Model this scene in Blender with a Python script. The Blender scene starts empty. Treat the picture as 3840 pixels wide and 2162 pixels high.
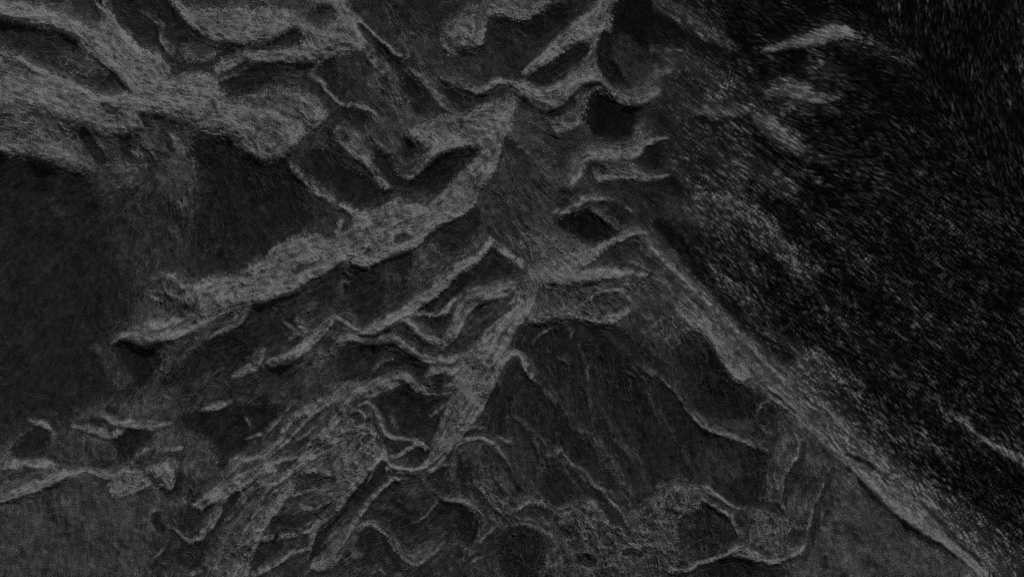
import bpy, math, time
import numpy as np

t_start = time.time()
rng = np.random.default_rng(7)

# ------------------------------------------------------------------ camera
FW, FH = 2048.0, 1152.0            # metres of ground seen across / down the frame
TILT = math.radians(16.0)          # aerial view, a little off straight down
DIST = 2600.0
scene = bpy.context.scene
cam_d = bpy.data.cameras.new("camera")
cam = bpy.data.objects.new("camera", cam_d)
scene.collection.objects.link(cam)
scene.camera = cam
cam_d.sensor_width = 36.0
cam_d.lens = 36.0 * DIST / FW
cam_d.clip_start = 1.0
cam_d.clip_end = 80000.0
cam.location = (0.0, -DIST * math.sin(TILT), DIST * math.cos(TILT))
cam.rotation_euler = (TILT, 0.0, 0.0)

# ------------------------------------------------------------------ sky and sun (monochrome picture: the sky's own light read as grey)
SUN_EL, SUN_AZ = math.radians(40.0), math.radians(30.0)     # azimuth measured from +Y (top of frame) towards +X
world = bpy.data.worlds.new("World")
scene.world = world
world.use_nodes = True
wn = world.node_tree.nodes
wl = world.node_tree.links
wn.clear()
sky = wn.new("ShaderNodeTexSky")
sky.sky_type = 'NISHITA'
sky.sun_disc = False
sky.sun_elevation = SUN_EL
sky.sun_rotation = SUN_AZ
bw = wn.new("ShaderNodeRGBToBW")
bgn = wn.new("ShaderNodeBackground")
bgn.inputs[1].default_value = 0.06
wo = wn.new("ShaderNodeOutputWorld")
wl.new(sky.outputs[0], bw.inputs[0])
wl.new(bw.outputs[0], bgn.inputs[0])
wl.new(bgn.outputs[0], wo.inputs[0])
sun_d = bpy.data.lights.new("sun", 'SUN')
sun_d.energy = 2.0
sun_d.angle = math.radians(4.0)
sun_d.color = (1.0, 1.0, 1.0)
sun = bpy.data.objects.new("sun", sun_d)
scene.collection.objects.link(sun)
sun.rotation_euler = (math.pi / 2 - SUN_EL, 0.0, math.pi - SUN_AZ)

scene.view_settings.view_transform = 'Standard'
scene.view_settings.look = 'None'
scene.view_settings.gamma = 1.0
scene.view_settings.use_curve_mapping = False
scene.view_settings.exposure = -0.93
scene.cycles.filter_width = 1.1
scene.cycles.use_denoising = False      # keep the ground's own fine grain

# ------------------------------------------------------------------ survey of the landforms
# Plan positions of ridges, basins and plains.  "@ row col" picks one of nine survey sheets, each 2574 x 1450 units.
# P cover x,y ...       a patch of ground     S cover x,y,width ...   a strip (ridge, scarp, gully)
# cover: how pale the bare ground is (dark basalt sand ~10, pale rubble ~75);  s= edge softness, a= share, c= cliff height
SURVEY = """
@ 0 0
P 36 -50,-50 8000,-50 8000,4500 -50,4500 s=1
# ---- broad grounds
P 28 -60,1130 200,1170 450,1250 720,1300 830,1450 900,1900 950,2300 800,2560 950,2900 1000,3100 600,3100 0,3250 -60,3200 s=260 own=left_plain
P 13 5100,-60 7800,-60 7800,4400 7300,4400 6900,3900 6400,3400 5900,2800 5550,2350 5150,1750 5050,1200 5060,600 4750,300 4650,-60 s=500 own=ripple_plain
@ 0 0
P 62 560,190 680,310 870,480 1000,640 1150,700 1250,600 1240,480 1080,400 960,300 870,180 800,60 720,0 640,100 s=40
P 44 130,20 500,-20 720,-20 800,140 700,200 560,190 430,100 300,60 s=25
P 33 560,-20 700,-20 790,120 650,150 560,80 s=30
S 70 -20,60,110 200,95,110 430,150,110 560,230,120 680,330,120 800,420,110 920,560,90 1050,680,80 s=30
S 72 740,-10,70 820,80,70 870,180,60 960,300,60 1080,395,50 1200,445,50 1250,520,60 own=strand_b
P 27 810,-10 1270,-10 1330,60 1450,190 1600,290 1650,325 1950,325 2080,290 2210,195 2300,290 2150,375 1980,382 1800,402 1660,460 1640,545 1560,545 1380,580 1290,540 1260,440 1180,390 1050,350 930,220 870,140 own=basin_nw
S 50 1080,90,30 1170,140,45 1210,200,40 1230,300,50 1300,400,60 1350,450,40 s=25
P 44 1380,340 1560,330 1650,350 1600,440 1450,460 1360,420 s=40
P 64 1290,-10 1400,0 1440,60 1600,60 2300,60 2340,-10 2600,-10 2600,430 2450,440 2300,400 1980,392 1660,465 1640,545 1680,470 1800,408 1980,385 2150,378 2305,290 2215,190 2080,288 1950,320 1680,318 1600,285 1450,185 1330,50 own=upland_n s=34
P 40 1430,-10 2320,-10 2240,50 2000,30 1700,60 1480,70 s=40
S 68 1320,0,60 1400,90,60 1500,190,60 1640,280,60 1850,290,60 2050,260,50 s=30
P 38 2310,60 2420,40 2540,70 2500,180 2390,215 2300,150 s=35
P 50 2200,100 2300,60 2300,150 2220,180 s=30
S 66 1650,520,50 1800,460,60 2000,430,70 2250,430,80 2450,470,60 s=30
P 40 1700,560 1950,470 2100,480 2300,560 2400,600 2440,700 2200,660 2100,600 1900,640 s=30 a=0.7
P 26 1660,620 1800,560 1930,480 2060,480 2110,540 2080,610 1950,650 1830,730 1740,740 1690,690 own=basin_oval
S 31 2080,610,70 2300,620,80 2440,720,70 2540,850,70 2600,930,60 s=25
P 23 2430,460 2600,420 2600,800 2500,740 2400,580 own=basin_n2
S 58 2330,560,25 2420,610,30 2480,700,25 2590,790,20
P 60 1700,770 2000,690 2200,680 2400,760 2440,900 2300,1000 2150,1160 2000,1195 1850,1060 1700,960 1400,900 1500,800 own=upland_mid s=34
S 45 1880,760,50 2050,740,50 2250,820,60 s=35 a=0.8
S 55 1960,1000,50 2080,930,50 s=30 a=0.6
P 63 740,740 1000,700 1200,680 1270,590 1540,560 1640,640 1700,760 1760,920 1400,955 1200,870 1000,800 850,780 own=upland_mid s=34
S 40 1590,790,70 1600,830,60 s=20
S 46 1670,830,40 1720,900,25
P 30 -20,170 120,190 330,230 560,270 600,340 700,400 830,500 940,640 880,720 750,725 600,640 400,570 250,480 100,400 -20,355 own=basin_w
P 47 440,430 620,390 800,500 820,560 640,560 500,500 s=50 a=0.8
P 63 -20,390 130,450 330,540 520,620 740,740 960,800 1100,950 1000,965 850,985 720,1000 600,985 400,870 300,830 -20,790 own=upland_w s=34
S 46 150,480,30 330,580,45 410,640,20 s=20
S 76 130,440,18 340,545,20 520,625,20 740,745,20
S 50 460,755,50 510,765,80 580,790,40 s=30
P 56 -20,790 300,830 420,880 560,980 640,1150 730,1310 600,1280 450,1240 330,1220 200,1160 -20,1130 own=terrace_w s=75
P 45 600,990 720,1000 850,985 1100,950 1400,950 1480,1030 1440,1100 1470,1250 1500,1460 800,1460 720,1300 s=130
S 28 630,995,70 690,1090,90 760,1200,90 s=25
S 31 870,990,50 960,1080,110 980,1200,100 s=35
S 34 1000,820,30 1080,880,60 1140,960,60 s=25
S 34 1180,890,60 1300,940,70 1350,960,60 s=30
S 34 1080,1150,60 1160,1230,60 1130,1350,70 s=40
S 36 1230,1000,60 1300,1120,60 s=30
S 60 1300,1000,25 1350,1090,60 1380,1160,40 s=25
S 56 1000,1150,25 1090,1190,40 s=20
S 60 960,1240,30 950,1330,110 930,1390,80 s=40
P 27 1440,1080 1500,1020 1680,1030 1800,1100 1900,1160 2000,1215 2200,1205 2260,1300 2330,1400 2340,1460 2390,1650 2280,1750 2150,1800 2000,1940 1850,2020 1600,2080 1460,2110 1390,2050 1400,1850 1450,1570 1500,1450 1470,1250 own=basin_big s=45
S 76 1560,985,20 1680,1015,22 1850,1070,24 2000,1195,22
S 56 2200,1210,40 2230,1290,60 2330,1370,50 2480,1470,50 s=25
P 26 2300,1160 2574,1100 2574,1450 2480,1400 2330,1320 2240,1240 s=40
@ 0 1
P 31 100,-20 900,-20 780,180 750,280 500,240 400,350 300,250 140,130 s=25 own=basin_n3
P 43 330,40 430,40 400,150 330,180 s=50 a=.7
P 44 480,240 600,220 640,300 560,370 430,350 s=50 a=.8
P 66 -20,50 80,130 150,190 200,300 180,350 100,385 -20,405 own=upland_n s=34
P 34 -20,420 180,380 300,550 280,640 100,660 -20,640 s=40
S 60 -10,30,60 70,110,70 140,170,40 240,270,42 340,360,45 470,460,30
S 54 400,400,60 470,430,70 500,390,50 s=30
S 23 150,205,50 270,340,70 400,460,80 540,490,60 s=20
S 56 180,330,60 250,440,70 330,530,70 400,600,60 s=30
S 46 240,610,110 380,700,150 460,820,130 500,920,90 s=50
S 44 480,480,60 640,560,80 700,640,50 s=40
P 55 780,200 900,110 1030,30 1200,-20 1560,-20 1480,100 1370,160 1220,110 1100,120 1130,230 1060,340 920,370 830,420 750,340 s=30 own=loop_n
S 62 850,250,120 950,210,120 s=50
P 29 1100,150 1250,130 1330,160 1450,150 1560,60 1700,-20 1960,-20 1880,70 1760,170 1650,260 1600,340 1380,540 1270,600 1000,610 870,580 760,520 800,430 1050,360 own=basin_nc s=25
P 36 800,440 1000,400 1200,420 1150,560 950,580 830,540 s=70 a=.8
P 21 1330,170 1460,150 1580,60 1720,30 1780,120 1640,250 1560,330 1400,280 s=60 a=.7
S 68 2040,-10,160 1960,120,180 1830,230,170 1700,320,140 1560,430,100 1390,550,40 own=ridge_ne s=22
S 58 1980,150,120 1960,300,120 1900,420,100 1890,540,90 s=35
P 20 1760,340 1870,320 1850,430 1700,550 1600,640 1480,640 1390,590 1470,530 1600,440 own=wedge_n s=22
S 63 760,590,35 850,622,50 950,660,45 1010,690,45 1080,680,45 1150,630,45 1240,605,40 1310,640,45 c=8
S 64 1290,640,60 1450,710,90 1550,750,130 1700,660,130 1800,590,110 1930,565,110 own=ridge_ne2 s=26
S 54 1930,565,90 2020,620,90 2100,720,70 2200,760,60 2330,695,50 2400,570,40 2590,480,40 s=35 a=.85
P 26 760,660 950,695 1020,715 1090,705 1240,645 1290,660 1200,730 1120,770 1050,760 900,840 850,800 own=basin_wave
P 34 1000,760 1100,770 1180,740 1300,700 1280,760 1080,790 s=30
P 31 400,500 640,620 700,720 800,830 880,860 600,880 520,850 480,700 s=35
P 24 470,560 600,620 640,700 500,720 s=35
S 56 560,530,35 660,640,50 750,760,50 860,850,60 s=25
P 60 480,1000 620,920 860,870 930,880 1060,790 1200,780 1300,700 1330,800 1340,950 1240,1010 1205,1080 1200,1180 1150,1250 1050,1120 1000,1110 870,1105 780,1150 640,1200 600,1080 500,1050 own=shoulder s=30
S 62 480,1330,60 560,1290,70 660,1190,80 780,1130,70 s=25
P 21 500,1380 600,1310 700,1210 790,1150 880,1110 1010,1130 1060,1150 1000,1200 930,1250 880,1310 800,1400 740,1460 450,1460 own=lens s=20
P 25 -20,810 130,810 200,860 190,950 210,1060 330,1150 390,1200 420,1300 500,1380 430,1450 350,1450 270,1330 180,1200 120,1080 -20,960 own=gully_n s=25
S 56 -20,788,25 130,800,28 230,840,25 340,930,25
P 43 230,870 400,900 500,950 520,1050 620,1150 520,1300 420,1280 390,1180 220,1040 s=50
P 28 450,1040 530,1040 560,1150 500,1230 460,1150 s=35
S 57 -10,990,90 80,1060,140 150,1160,110 200,1220,60 s=35
S 58 190,1220,50 280,1340,50 370,1460,50 s=20
P 25 -20,1290 120,1280 230,1360 280,1460 -20,1460 s=35
P 66 1060,1150 1200,1080 1190,1200 1140,1320 1090,1380 1000,1460 780,1460 880,1330 960,1250 own=main_ridge s=20
P 37 1240,1010 1330,1080 1400,1160 1500,1290 1540,1400 1560,1460 1080,1460 1140,1320 1190,1200 1205,1080 own=peak s=18
P 27 1240,1010 1330,1080 1380,1150 1280,1160 1215,1090 s=35
P 42 1340,800 1560,860 1720,900 1830,900 1900,980 1700,1300 1640,1420 1540,1400 1500,1290 1400,1160 1330,1080 1280,1010 s=40
P 31 1560,930 1750,950 1900,980 1950,1100 1850,1150 1700,1290 1620,1180 s=60 a=.75
S 64 1540,820,60 1640,790,50 1700,720,50 s=25
S 22 1570,865,50 1690,820,65 1790,715,60 s=25
S 50 1810,740,90 1840,810,100 1790,890,110 1640,960,80 s=40
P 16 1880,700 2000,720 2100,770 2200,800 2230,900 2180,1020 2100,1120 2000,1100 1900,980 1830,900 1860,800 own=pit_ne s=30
S 56 2280,960,50 2270,1040,70 2190,1120,80 2050,1150,80 1880,1150,70 1820,1200,70 1750,1300,70 1690,1350,40 s=30
S 52 2240,1090,35 2350,1070,30 2450,1040,20
P 24 1810,1230 1930,1210 1960,1290 1850,1330 s=30
S 54 1960,1290,60 2060,1310,80 2160,1260,70 s=30
S 52 2080,1320,50 2300,1335,60 2450,1310,20 s=30
P 19 2210,1150 2300,1080 2450,1060 2590,1100 2590,1300 2440,1290 2300,1280 2220,1230 own=pit_e s=35
P 16 2080,-20 2574,-20 2574,110 2480,300 2250,360 2080,290 2040,150 s=50
S 34 2130,310,110 2180,430,130 2190,560,110 s=60
S 40 2380,-10,70 2480,60,80 2600,130,90 s=50
S 39 2340,380,40 2450,390,50 2590,400,60 s=40
S 46 2310,630,60 2420,580,70 2540,490,50 s=40
S 19 1990,270,90 1980,430,120 2050,560,130 2130,640,90 s=45
@ 0 2
P 32 -60,400 200,430 400,500 560,640 500,860 600,1000 700,1250 600,1460 -60,1460 s=400
P 21 -60,430 100,600 60,700 -60,680 s=60
S 39 -20,90,110 70,180,120 180,240,110 300,310,100 400,370,60 s=60
S 36 0,440,80 120,540,110 240,560,100 s=60
P 12 580,410 1000,380 1060,420 1100,480 1200,700 1050,650 900,640 600,650 s=45
S 64 600,390,14 720,365,34 850,332,44 1000,310,70 1080,280,90 1160,250,80 1290,262,30 s=28 own=streak_ne
S 20 1200,290,60 1400,320,110 1600,400,110 1800,420,50 s=80
S 32 740,380,40 780,450,30 s=40
S 34 940,510,60 1040,590,90 1130,540,100 1220,600,60 s=60
S 30 1050,400,50 1060,500,60 s=40
S 52 600,700,35 760,700,60 860,665,50 910,725,60 1000,758,55 1090,745,30 1190,733,12 s=30 own=streak_e
S 42 720,830,60 830,795,70 900,770,40 s=40
S 32 900,850,60 1050,830,60 1180,850,50 s=50
S 47 180,865,35 350,842,45 480,832,40 560,850,35 s=30
S 54 560,880,60 640,955,100 720,1030,110 820,1100,80 s=30 own=streak_e2
S 36 820,1100,80 900,1150,70 1000,1160,60 1120,1220,50 s=50
S 12 590,1010,60 700,1130,110 850,1260,140 s=60
S 37 440,1220,90 600,1300,120 800,1400,120 s=70
S 13 300,1050,80 420,1150,60 s=60 a=.4
@ 1 0
S 40 370,40,60 450,150,60 s=50 a=.7
S 45 840,-10,80 900,70,60 s=40
P 36 850,-20 1420,-20 1400,400 1390,600 1240,600 1100,650 980,560 900,300 s=220
S 27 1010,380,50 960,520,40 s=60 a=.7
S 44 1290,10,90 1370,90,120 1430,150,60 s=50
S 50 2330,-20,30 2450,30,40 2590,120,40 s=20
P 34 2300,30 2440,60 2574,140 2574,380 2480,370 2400,300 2390,180 s=45
P 46 830,1145 960,1030 1060,860 1130,720 1250,640 1450,690 1600,660 1750,900 1500,1020 1250,1110 1080,1160 950,1110 s=50 own=main_ridge
P 62 1450,700 1600,640 1750,620 1900,550 2000,490 2060,420 2200,350 2320,310 2400,330 2480,370 2600,390 2600,510 2530,560 2460,610 2380,640 2280,700 2200,750 2100,790 2010,830 1920,820 1850,835 1700,870 1560,900 1480,850 1380,790 own=main_ridge s=26
S 60 1130,660,30 1240,620,50 1300,660,60 1450,720,60 1600,700,70 s=30
S 56 1120,740,30 1170,790,50 1290,790,40 1420,830,50 1600,800,60 s=30
S 62 1000,1010,40 1120,1010,60 1260,990,50 1400,930,60 1560,860,60 s=26
S 66 830,1142,24 950,1085,60 1080,1120,60 1200,1095,60 1330,1070,60 1500,980,70 1680,890,60 1850,825,40 s=20
P 46 1080,850 1300,840 1450,870 1300,950 1130,960 1030,930 s=45
S 45 1230,690,40 1340,700,30 s=25
S 45 1450,755,40 1500,800,30 s=20
S 46 1540,785,30 1590,780,25
S 38 1190,765,30 1260,795,50 1330,815,25 s=20
S 55 1080,720,60 1140,800,60 s=40 a=.6
S 50 1290,1045,18 1450,985,20 1600,890,15
S 54 1180,1090,12 1330,1060,16 1420,1020,12
S 55 1690,745,25 1800,715,30 1930,690,22 s=20
S 36 2220,590,50 2300,565,55 2400,535,35 s=22
S 46 2200,500,20 2230,480,25 s=20
S 52 2340,370,15 2400,360,35 s=20
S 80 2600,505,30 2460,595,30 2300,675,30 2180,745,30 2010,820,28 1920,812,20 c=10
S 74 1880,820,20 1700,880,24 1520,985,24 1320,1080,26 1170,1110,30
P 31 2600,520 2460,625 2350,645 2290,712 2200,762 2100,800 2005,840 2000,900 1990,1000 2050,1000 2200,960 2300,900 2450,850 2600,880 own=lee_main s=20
P 28 1890,880 1990,850 2000,1000 2250,950 2220,1050 2100,1180 2000,1180 1900,1250 1750,1380 1500,1400 1300,1460 1200,1460 1400,1250 1600,1100 1750,980 own=basin_sw s=30
S 48 1500,1080,90 1650,1010,110 1800,940,100 1885,860,40 s=40
S 43 1150,1430,60 1300,1260,70 1450,1130,80 1650,1020,60 s=40
S 34 1720,870,12 1850,835,22 1880,850,10 s=18
P 24 880,1150 970,1130 1080,1170 1170,1190 1210,1240 1210,1290 1130,1400 1080,1460 960,1460 900,1350 own=tri_w s=25
S 42 730,1170,70 800,1250,90 850,1350,110 920,1430,110 s=45
S 55 1760,1400,25 1880,1320,60 1930,1230,50 1985,1165,22 own=spur_a s=22
S 60 2000,1310,50 2100,1270,75 2250,1200,65 2350,1110,50 2430,1040,60 2545,925,40 own=spur_b s=22
S 52 2240,950,30 2280,1020,45 2370,1070,40 s=22
S 46 2190,1090,35 2280,1020,40 s=25
S 43 2290,870,60 2400,875,70 s=40
S 26 2370,1000,60 2390,980,60 s=25
S 25 2180,1150,50 2270,1110,60 s=25
S 25 2040,1220,40 2120,1200,50 s=25 a=.8
P 34 1900,1330 2200,1260 2450,1120 2450,1250 2300,1460 1700,1460 s=50
S 44 2590,1120,80 2480,1190,90 2400,1300,90 2330,1430,80 s=50
@ 1 1
P 25 -20,-20 380,-20 330,60 200,122 -20,95 own=basin_c s=22
P 32 430,-20 660,-20 600,60 500,50 s=30
P 62 -20,110 100,132 200,140 400,70 560,90 700,60 800,-20 1040,-20 1020,60 950,150 860,200 730,260 640,330 560,410 500,440 380,480 290,520 180,562 110,552 70,510 -20,520 own=main_ridge s=18
S 40 -10,160,70 50,200,60 20,290,50 s=35
S 58 150,300,80 250,250,60 s=50 a=.5
S 52 80,350,60 280,370,40 s=40 a=.6
S 36 430,365,70 490,340,70 s=25
S 38 185,450,30 215,435,36
S 55 790,90,40 850,80,30 s=25 a=.8
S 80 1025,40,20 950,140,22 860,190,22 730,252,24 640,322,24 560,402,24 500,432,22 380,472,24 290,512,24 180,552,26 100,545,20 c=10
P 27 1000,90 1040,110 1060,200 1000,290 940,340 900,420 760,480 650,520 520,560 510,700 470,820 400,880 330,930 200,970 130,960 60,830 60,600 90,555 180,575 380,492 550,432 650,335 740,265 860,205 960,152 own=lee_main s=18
P 44 560,440 700,380 760,480 860,450 960,400 1040,320 1120,330 1130,400 1060,480 1000,530 880,600 820,680 640,780 520,860 500,700 530,560 s=40
P 28 780,420 920,360 960,400 900,480 780,490 s=40 a=.8
S 38 330,580,100 385,680,130 370,800,120 s=60
S 40 -10,540,60 20,660,60 0,760,60 s=40 a=.7
S 20 30,700,40 45,760,30 s=30
S 68 1130,360,40 1080,440,45 1000,515,55 900,575,70 830,655,80 700,775,120 560,865,100 470,925,90 390,960,90 290,1020,75 200,1055,50 140,1055,30 60,990,22 -20,950,20 own=second_ridge s=24
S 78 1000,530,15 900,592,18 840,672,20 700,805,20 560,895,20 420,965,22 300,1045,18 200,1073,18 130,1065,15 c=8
P 26 1150,390 1200,430 1310,520 1400,600 1390,640 1300,660 1200,680 1120,720 1000,700 1040,640 1000,580 1060,480 1110,440 own=hollow_a s=20
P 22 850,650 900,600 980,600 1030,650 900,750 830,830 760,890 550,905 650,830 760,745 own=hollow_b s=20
S 54 540,912,30 700,930,32 780,900,30 830,840,28 900,780,28 1000,730,25 1100,725,25
P 26 860,870 940,810 1010,762 1090,752 1000,800 930,850 880,920 850,1000 800,1070 720,1050 700,1030 640,1020 600,980 590,945 680,945 770,930 own=hollow_c s=18
P 38 1040,-20 1560,-20 1600,150 1700,300 1860,400 1750,520 1500,600 1400,560 1200,430 1130,330 1050,100 own=peak s=35
P 53 1330,330 1500,280 1620,330 1800,420 1760,520 1560,590 1440,560 1390,450 s=60
S 28 1110,270,40 1150,320,55 1190,380,40 s=30
S 33 1390,380,15 1440,540,18 s=12
S 34 1230,200,40 1300,260,30 s=40 a=.6
S 57 1130,360,40 1250,455,50 1350,535,50 1460,600,60 s=22
P 31 1620,60 1640,0 1700,-20 1860,-20 1800,60 1700,110 s=40
S 62 2360,290,50 2250,282,60 2150,312,60 2050,372,60 1950,432,80 1850,492,90 1750,542,130 1600,600,150 1450,640,100 own=ridge_e s=25
S 60 1590,150,20 1680,152,40 1770,110,50 1830,62,50 1920,42,40 2050,60,25 own=bow s=20
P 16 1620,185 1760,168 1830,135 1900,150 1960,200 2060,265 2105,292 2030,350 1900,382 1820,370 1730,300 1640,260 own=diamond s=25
S 48 1900,120,40 1980,180,45 2060,250,45 2130,290,40 s=25
S 20 2060,100,70 2130,210,80 s=35
P 13 2390,200 2480,240 2590,330 2590,490 2480,370 2370,280 s=40
P 30 1970,430 2080,390 2200,380 2300,470 2400,560 2480,620 2400,640 2250,590 2100,570 1950,580 1870,570 own=apron_dark s=30
S 47 2350,290,50 2450,400,60 2590,530,60 s=40
S 44 2200,380,60 2330,470,60 2450,570,60 2590,690,70 s=40 a=.7
S 63 1450,620,60 1600,640,100 1800,640,110 1950,620,90 2150,600,60 2300,620,25 s=25 own=ridge_e
P 46 2150,620 2300,640 2400,700 2590,800 2590,1120 2450,1150 2300,1050 2200,1000 2080,1000 2150,900 2170,760 own=slope_e s=70
P 49 1400,760 1500,700 1800,720 2100,700 2160,740 2180,850 2100,950 1950,970 1830,940 1600,960 1430,970 1380,900 own=bench s=30
S 35 2200,920,90 2290,990,90 s=50
S 60 1800,860,25 1900,790,28 2020,742,26 2150,740,22
S 56 1480,730,16 1520,705,20 1590,720,16
S 38 1930,810,50 2060,780,70 2160,830,45 s=30
S 40 1850,895,50 1960,900,50 s=35
S 42 1700,770,50 1850,770,50 s=40 a=.7
S 60 1430,972,25 1560,962,25 1640,935,20 s=18
S 60 1820,935,35 1950,970,35 2090,945,40 2160,890,40 s=22
S 38 1980,722,10 2060,708,14 2140,715,10
S 66 1440,640,120 1400,760,140 1350,870,165 1280,960,170 1200,1060,190 1150,1150,200 1060,1250,210 980,1360,235 910,1460,250 own=central_spine s=25
S 60 1400,650,70 1250,725,90 1100,775,90 1000,810,100 920,890,100 880,980,80 830,1080,80 770,1140,70 700,1120,60 600,1080,45 540,1010,45 480,955,40 own=left_braid s=24
S 33 1290,850,50 1180,920,65 1080,1000,60 1000,1015,30 s=25
S 47 990,860,40 1060,805,40 s=25
S 50 1400,800,25 1200,980,25 1050,1160,30 s=20 a=.5
S 52 1330,950,18 1180,1120,20 1060,1250,18 s=14 a=.6
P 32 920,1040 1000,1030 1090,1050 1050,1110 1000,1180 850,1220 780,1200 850,1130 own=hollow_d s=20
S 74 1400,800,14 1340,860,14 1270,930,12 1190,1030,14 1080,1130,12 s=14
S 53 -20,1110,35 70,1090,32 130,1120,28 200,1140,25 300,1110,28 420,1110,30 480,1160,30 560,1220,30 680,1250,30
S 60 670,1250,28 800,1272,34 880,1240,34 980,1210,36 1050,1170,30
P 28 60,1130 180,1155 280,1130 250,1300 160,1420 60,1460 -20,1400 -20,1200 own=hollow_e s=25
P 25 330,1135 420,1125 480,1185 560,1245 650,1285 660,1350 580,1420 500,1385 430,1345 380,1250 own=hollow_f s=20
P 34 440,1050 520,1020 600,1100 700,1180 720,1235 600,1215 500,1150 s=25
S 36 710,1280,50 790,1310,50 s=25
S 35 850,1290,50 890,1280,60 s=22
S 45 370,1200,12 385,1260,15 280,1310,15 215,1410,15
P 26 260,1320 360,1270 400,1340 300,1400 220,1420 s=25
S 60 320,1430,32 430,1370,36 500,1400,34 590,1460,32
S 57 640,1370,28 720,1330,32 880,1360,30 960,1330,30
P 29 690,1390 800,1375 890,1375 860,1410 780,1450 700,1450 s=22
P 29 1320,1030 1420,990 1600,965 1780,955 1850,985 2060,990 2130,1050 2200,1100 2400,1250 2500,1450 2800,1500 2600,1900 2574,2100 2450,2220 2300,2300 2200,2350 2130,2250 1950,2250 1800,2070 1650,2010 1500,2030 1430,1930 1350,1870 1280,1850 1100,1830 1090,1730 1130,1530 1180,1470 1210,1430 1270,1290 1330,1180 own=great_basin s=28
S 58 1120,1460,60 1180,1330,60 1230,1250,55 1310,1205,42 1370,1245,40 1400,1330,50 1490,1430,40 s=25
P 28 1220,1460 1270,1290 1310,1245 1370,1330 1440,1460 s=30
S 42 1440,1140,22 1500,1070,24 1590,1020,16
S 42 1720,1110,34 1750,1020,30 s=26
S 44 1630,1235,20 1720,1290,22
S 38 1790,1150,20 1850,1300,25 1860,1400,25 s=25
S 41 2190,1310,35 2320,1350,45 2410,1395,30 s=25
S 35 2000,1050,60 2200,1250,60 2300,1460,60 s=60
@ 1 2
P 43 -20,820 100,840 250,860 340,920 420,1080 600,1070 750,1100 1000,1220 1150,1320 1280,1400 1320,1470 450,1470 380,1330 200,1180 100,1060 -20,990 own=slope_e s=110
P 31 -20,1090 80,1150 220,1290 380,1450 420,1700 -20,1700 own=great_basin s=40
S 61 -20,860,80 80,940,110 200,1080,80 330,1230,110 430,1380,120 s=45
S 15 -10,370,60 100,560,80 250,700,100 450,850,120 620,920,120 800,960,100 s=60
S 44 -20,580,70 70,690,80 160,760,70 s=50
S 34 130,560,80 300,680,110 450,780,110 560,920,80 s=60
P 31 -20,-20 300,-20 420,200 300,330 100,300 -20,200 s=70
S 44 330,80,110 480,150,110 600,280,90 700,420,90 800,510,80 870,600,60 s=45
S 30 870,600,55 1020,760,50 1080,860,45 1170,970,25 s=35
S 9 560,520,60 740,700,110 900,900,120 s=70
S 9 650,120,120 900,200,120 s=80
S 58 610,1085,40 700,1150,40 s=30
S 54 860,1240,50 1000,1225,50 1110,1290,50 s=35
S 20 640,1180,60 760,1270,60 s=40 a=.8
S 38 1000,1300,60 1200,1380,90 s=50
@ 2 0
P 43 10,885 150,830 300,780 480,695 650,655 760,690 830,720 880,855 1050,795 1190,725 1300,795 1200,900 1240,1100 1100,1300 1000,1470 -20,1470 -20,890 own=sw_plain s=60
P 36 350,760 600,680 780,720 900,870 700,900 450,860 s=70 a=.6
P 40 -20,620 320,590 480,680 150,800 -20,860 s=20
P 42 600,200 860,100 1250,60 1300,250 1000,300 700,330 s=70
P 47 -20,620 320,590 480,680 150,800 -20,860 s=25
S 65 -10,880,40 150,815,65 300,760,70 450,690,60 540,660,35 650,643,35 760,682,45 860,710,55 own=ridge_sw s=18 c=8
S 60 -20,622,50 150,602,45 320,588,50 420,632,60 510,668,40 own=ridge_sw s=22
S 54 -10,470,60 40,520,70 70,560,50 s=35
S 38 90,695,50 180,675,65 270,640,45 s=28
P 26 60,490 120,440 240,330 340,330 350,420 330,520 270,570 180,580 110,560 own=hollow_g s=28
S 47 215,255,25 280,290,30 350,297,28 400,350,28 400,450,40 s=20
S 42 150,380,25 240,310,30 s=25
P 40 540,330 700,340 870,400 880,560 800,650 640,630 480,640 420,520 s=60
S 29 400,550,60 520,610,60 620,610,50 s=40
P 24 870,400 960,335 1100,335 1170,380 1160,430 1080,500 1000,580 900,600 870,500 own=hollow_h s=25
S 30 730,600,60 850,610,80 s=40
S 54 550,305,25 660,340,38 760,362,40 850,380,42 940,340,30 s=20
S 56 810,265,35 920,292,42 1050,310,38 1200,297,40 1300,290,25 s=20
S 28 830,180,60 880,190,60 s=40
S 29 700,280,60 790,290,60 s=35
S 47 960,230,70 1080,200,70 1230,110,80 s=50
P 62 820,690 920,640 1000,600 1060,650 1180,600 1270,570 1300,640 1310,760 1290,790 1190,722 1050,790 880,852 830,790 own=knoll_sw s=18
S 43 890,740,50 950,740,60 s=25
S 36 1010,625,45 1080,600,60 1150,550,50 s=28
S 46 990,590,45 1080,500,45 1190,425,40 s=28
S 74 880,845,16 1050,783,18 1190,715,14
S 28 1340,650,60 1350,740,60 1310,830,60 1220,790,40 s=28
S 26 1440,790,18 1460,880,20
P 44 1180,320 1380,350 1600,480 1650,650 1520,720 1340,640 1200,500 s=50
S 31 1290,520,55 1370,540,55 s=35
S 52 1250,490,18 1360,475,22 1400,450,15 s=20
P 25 1360,240 1500,190 1560,200 1750,140 1900,150 2100,150 2050,300 1950,380 1700,650 1640,650 1600,450 1450,350 own=basin_sc s=30
S 49 1530,195,25 1640,165,36 1750,122,25
S 44 1840,250,15 1890,285,16 1895,330,12
P 46 1480,880 1700,640 1850,540 2050,500 2150,390 2250,240 2574,80 2574,420 2350,560 2150,720 1850,830 1640,870 s=25
S 63 1480,915,55 1620,860,105 1740,780,115 1880,692,70 2020,640,60 2200,580,40 2330,490,55 2450,390,60 2600,330,60 own=braid_a s=20
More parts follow.
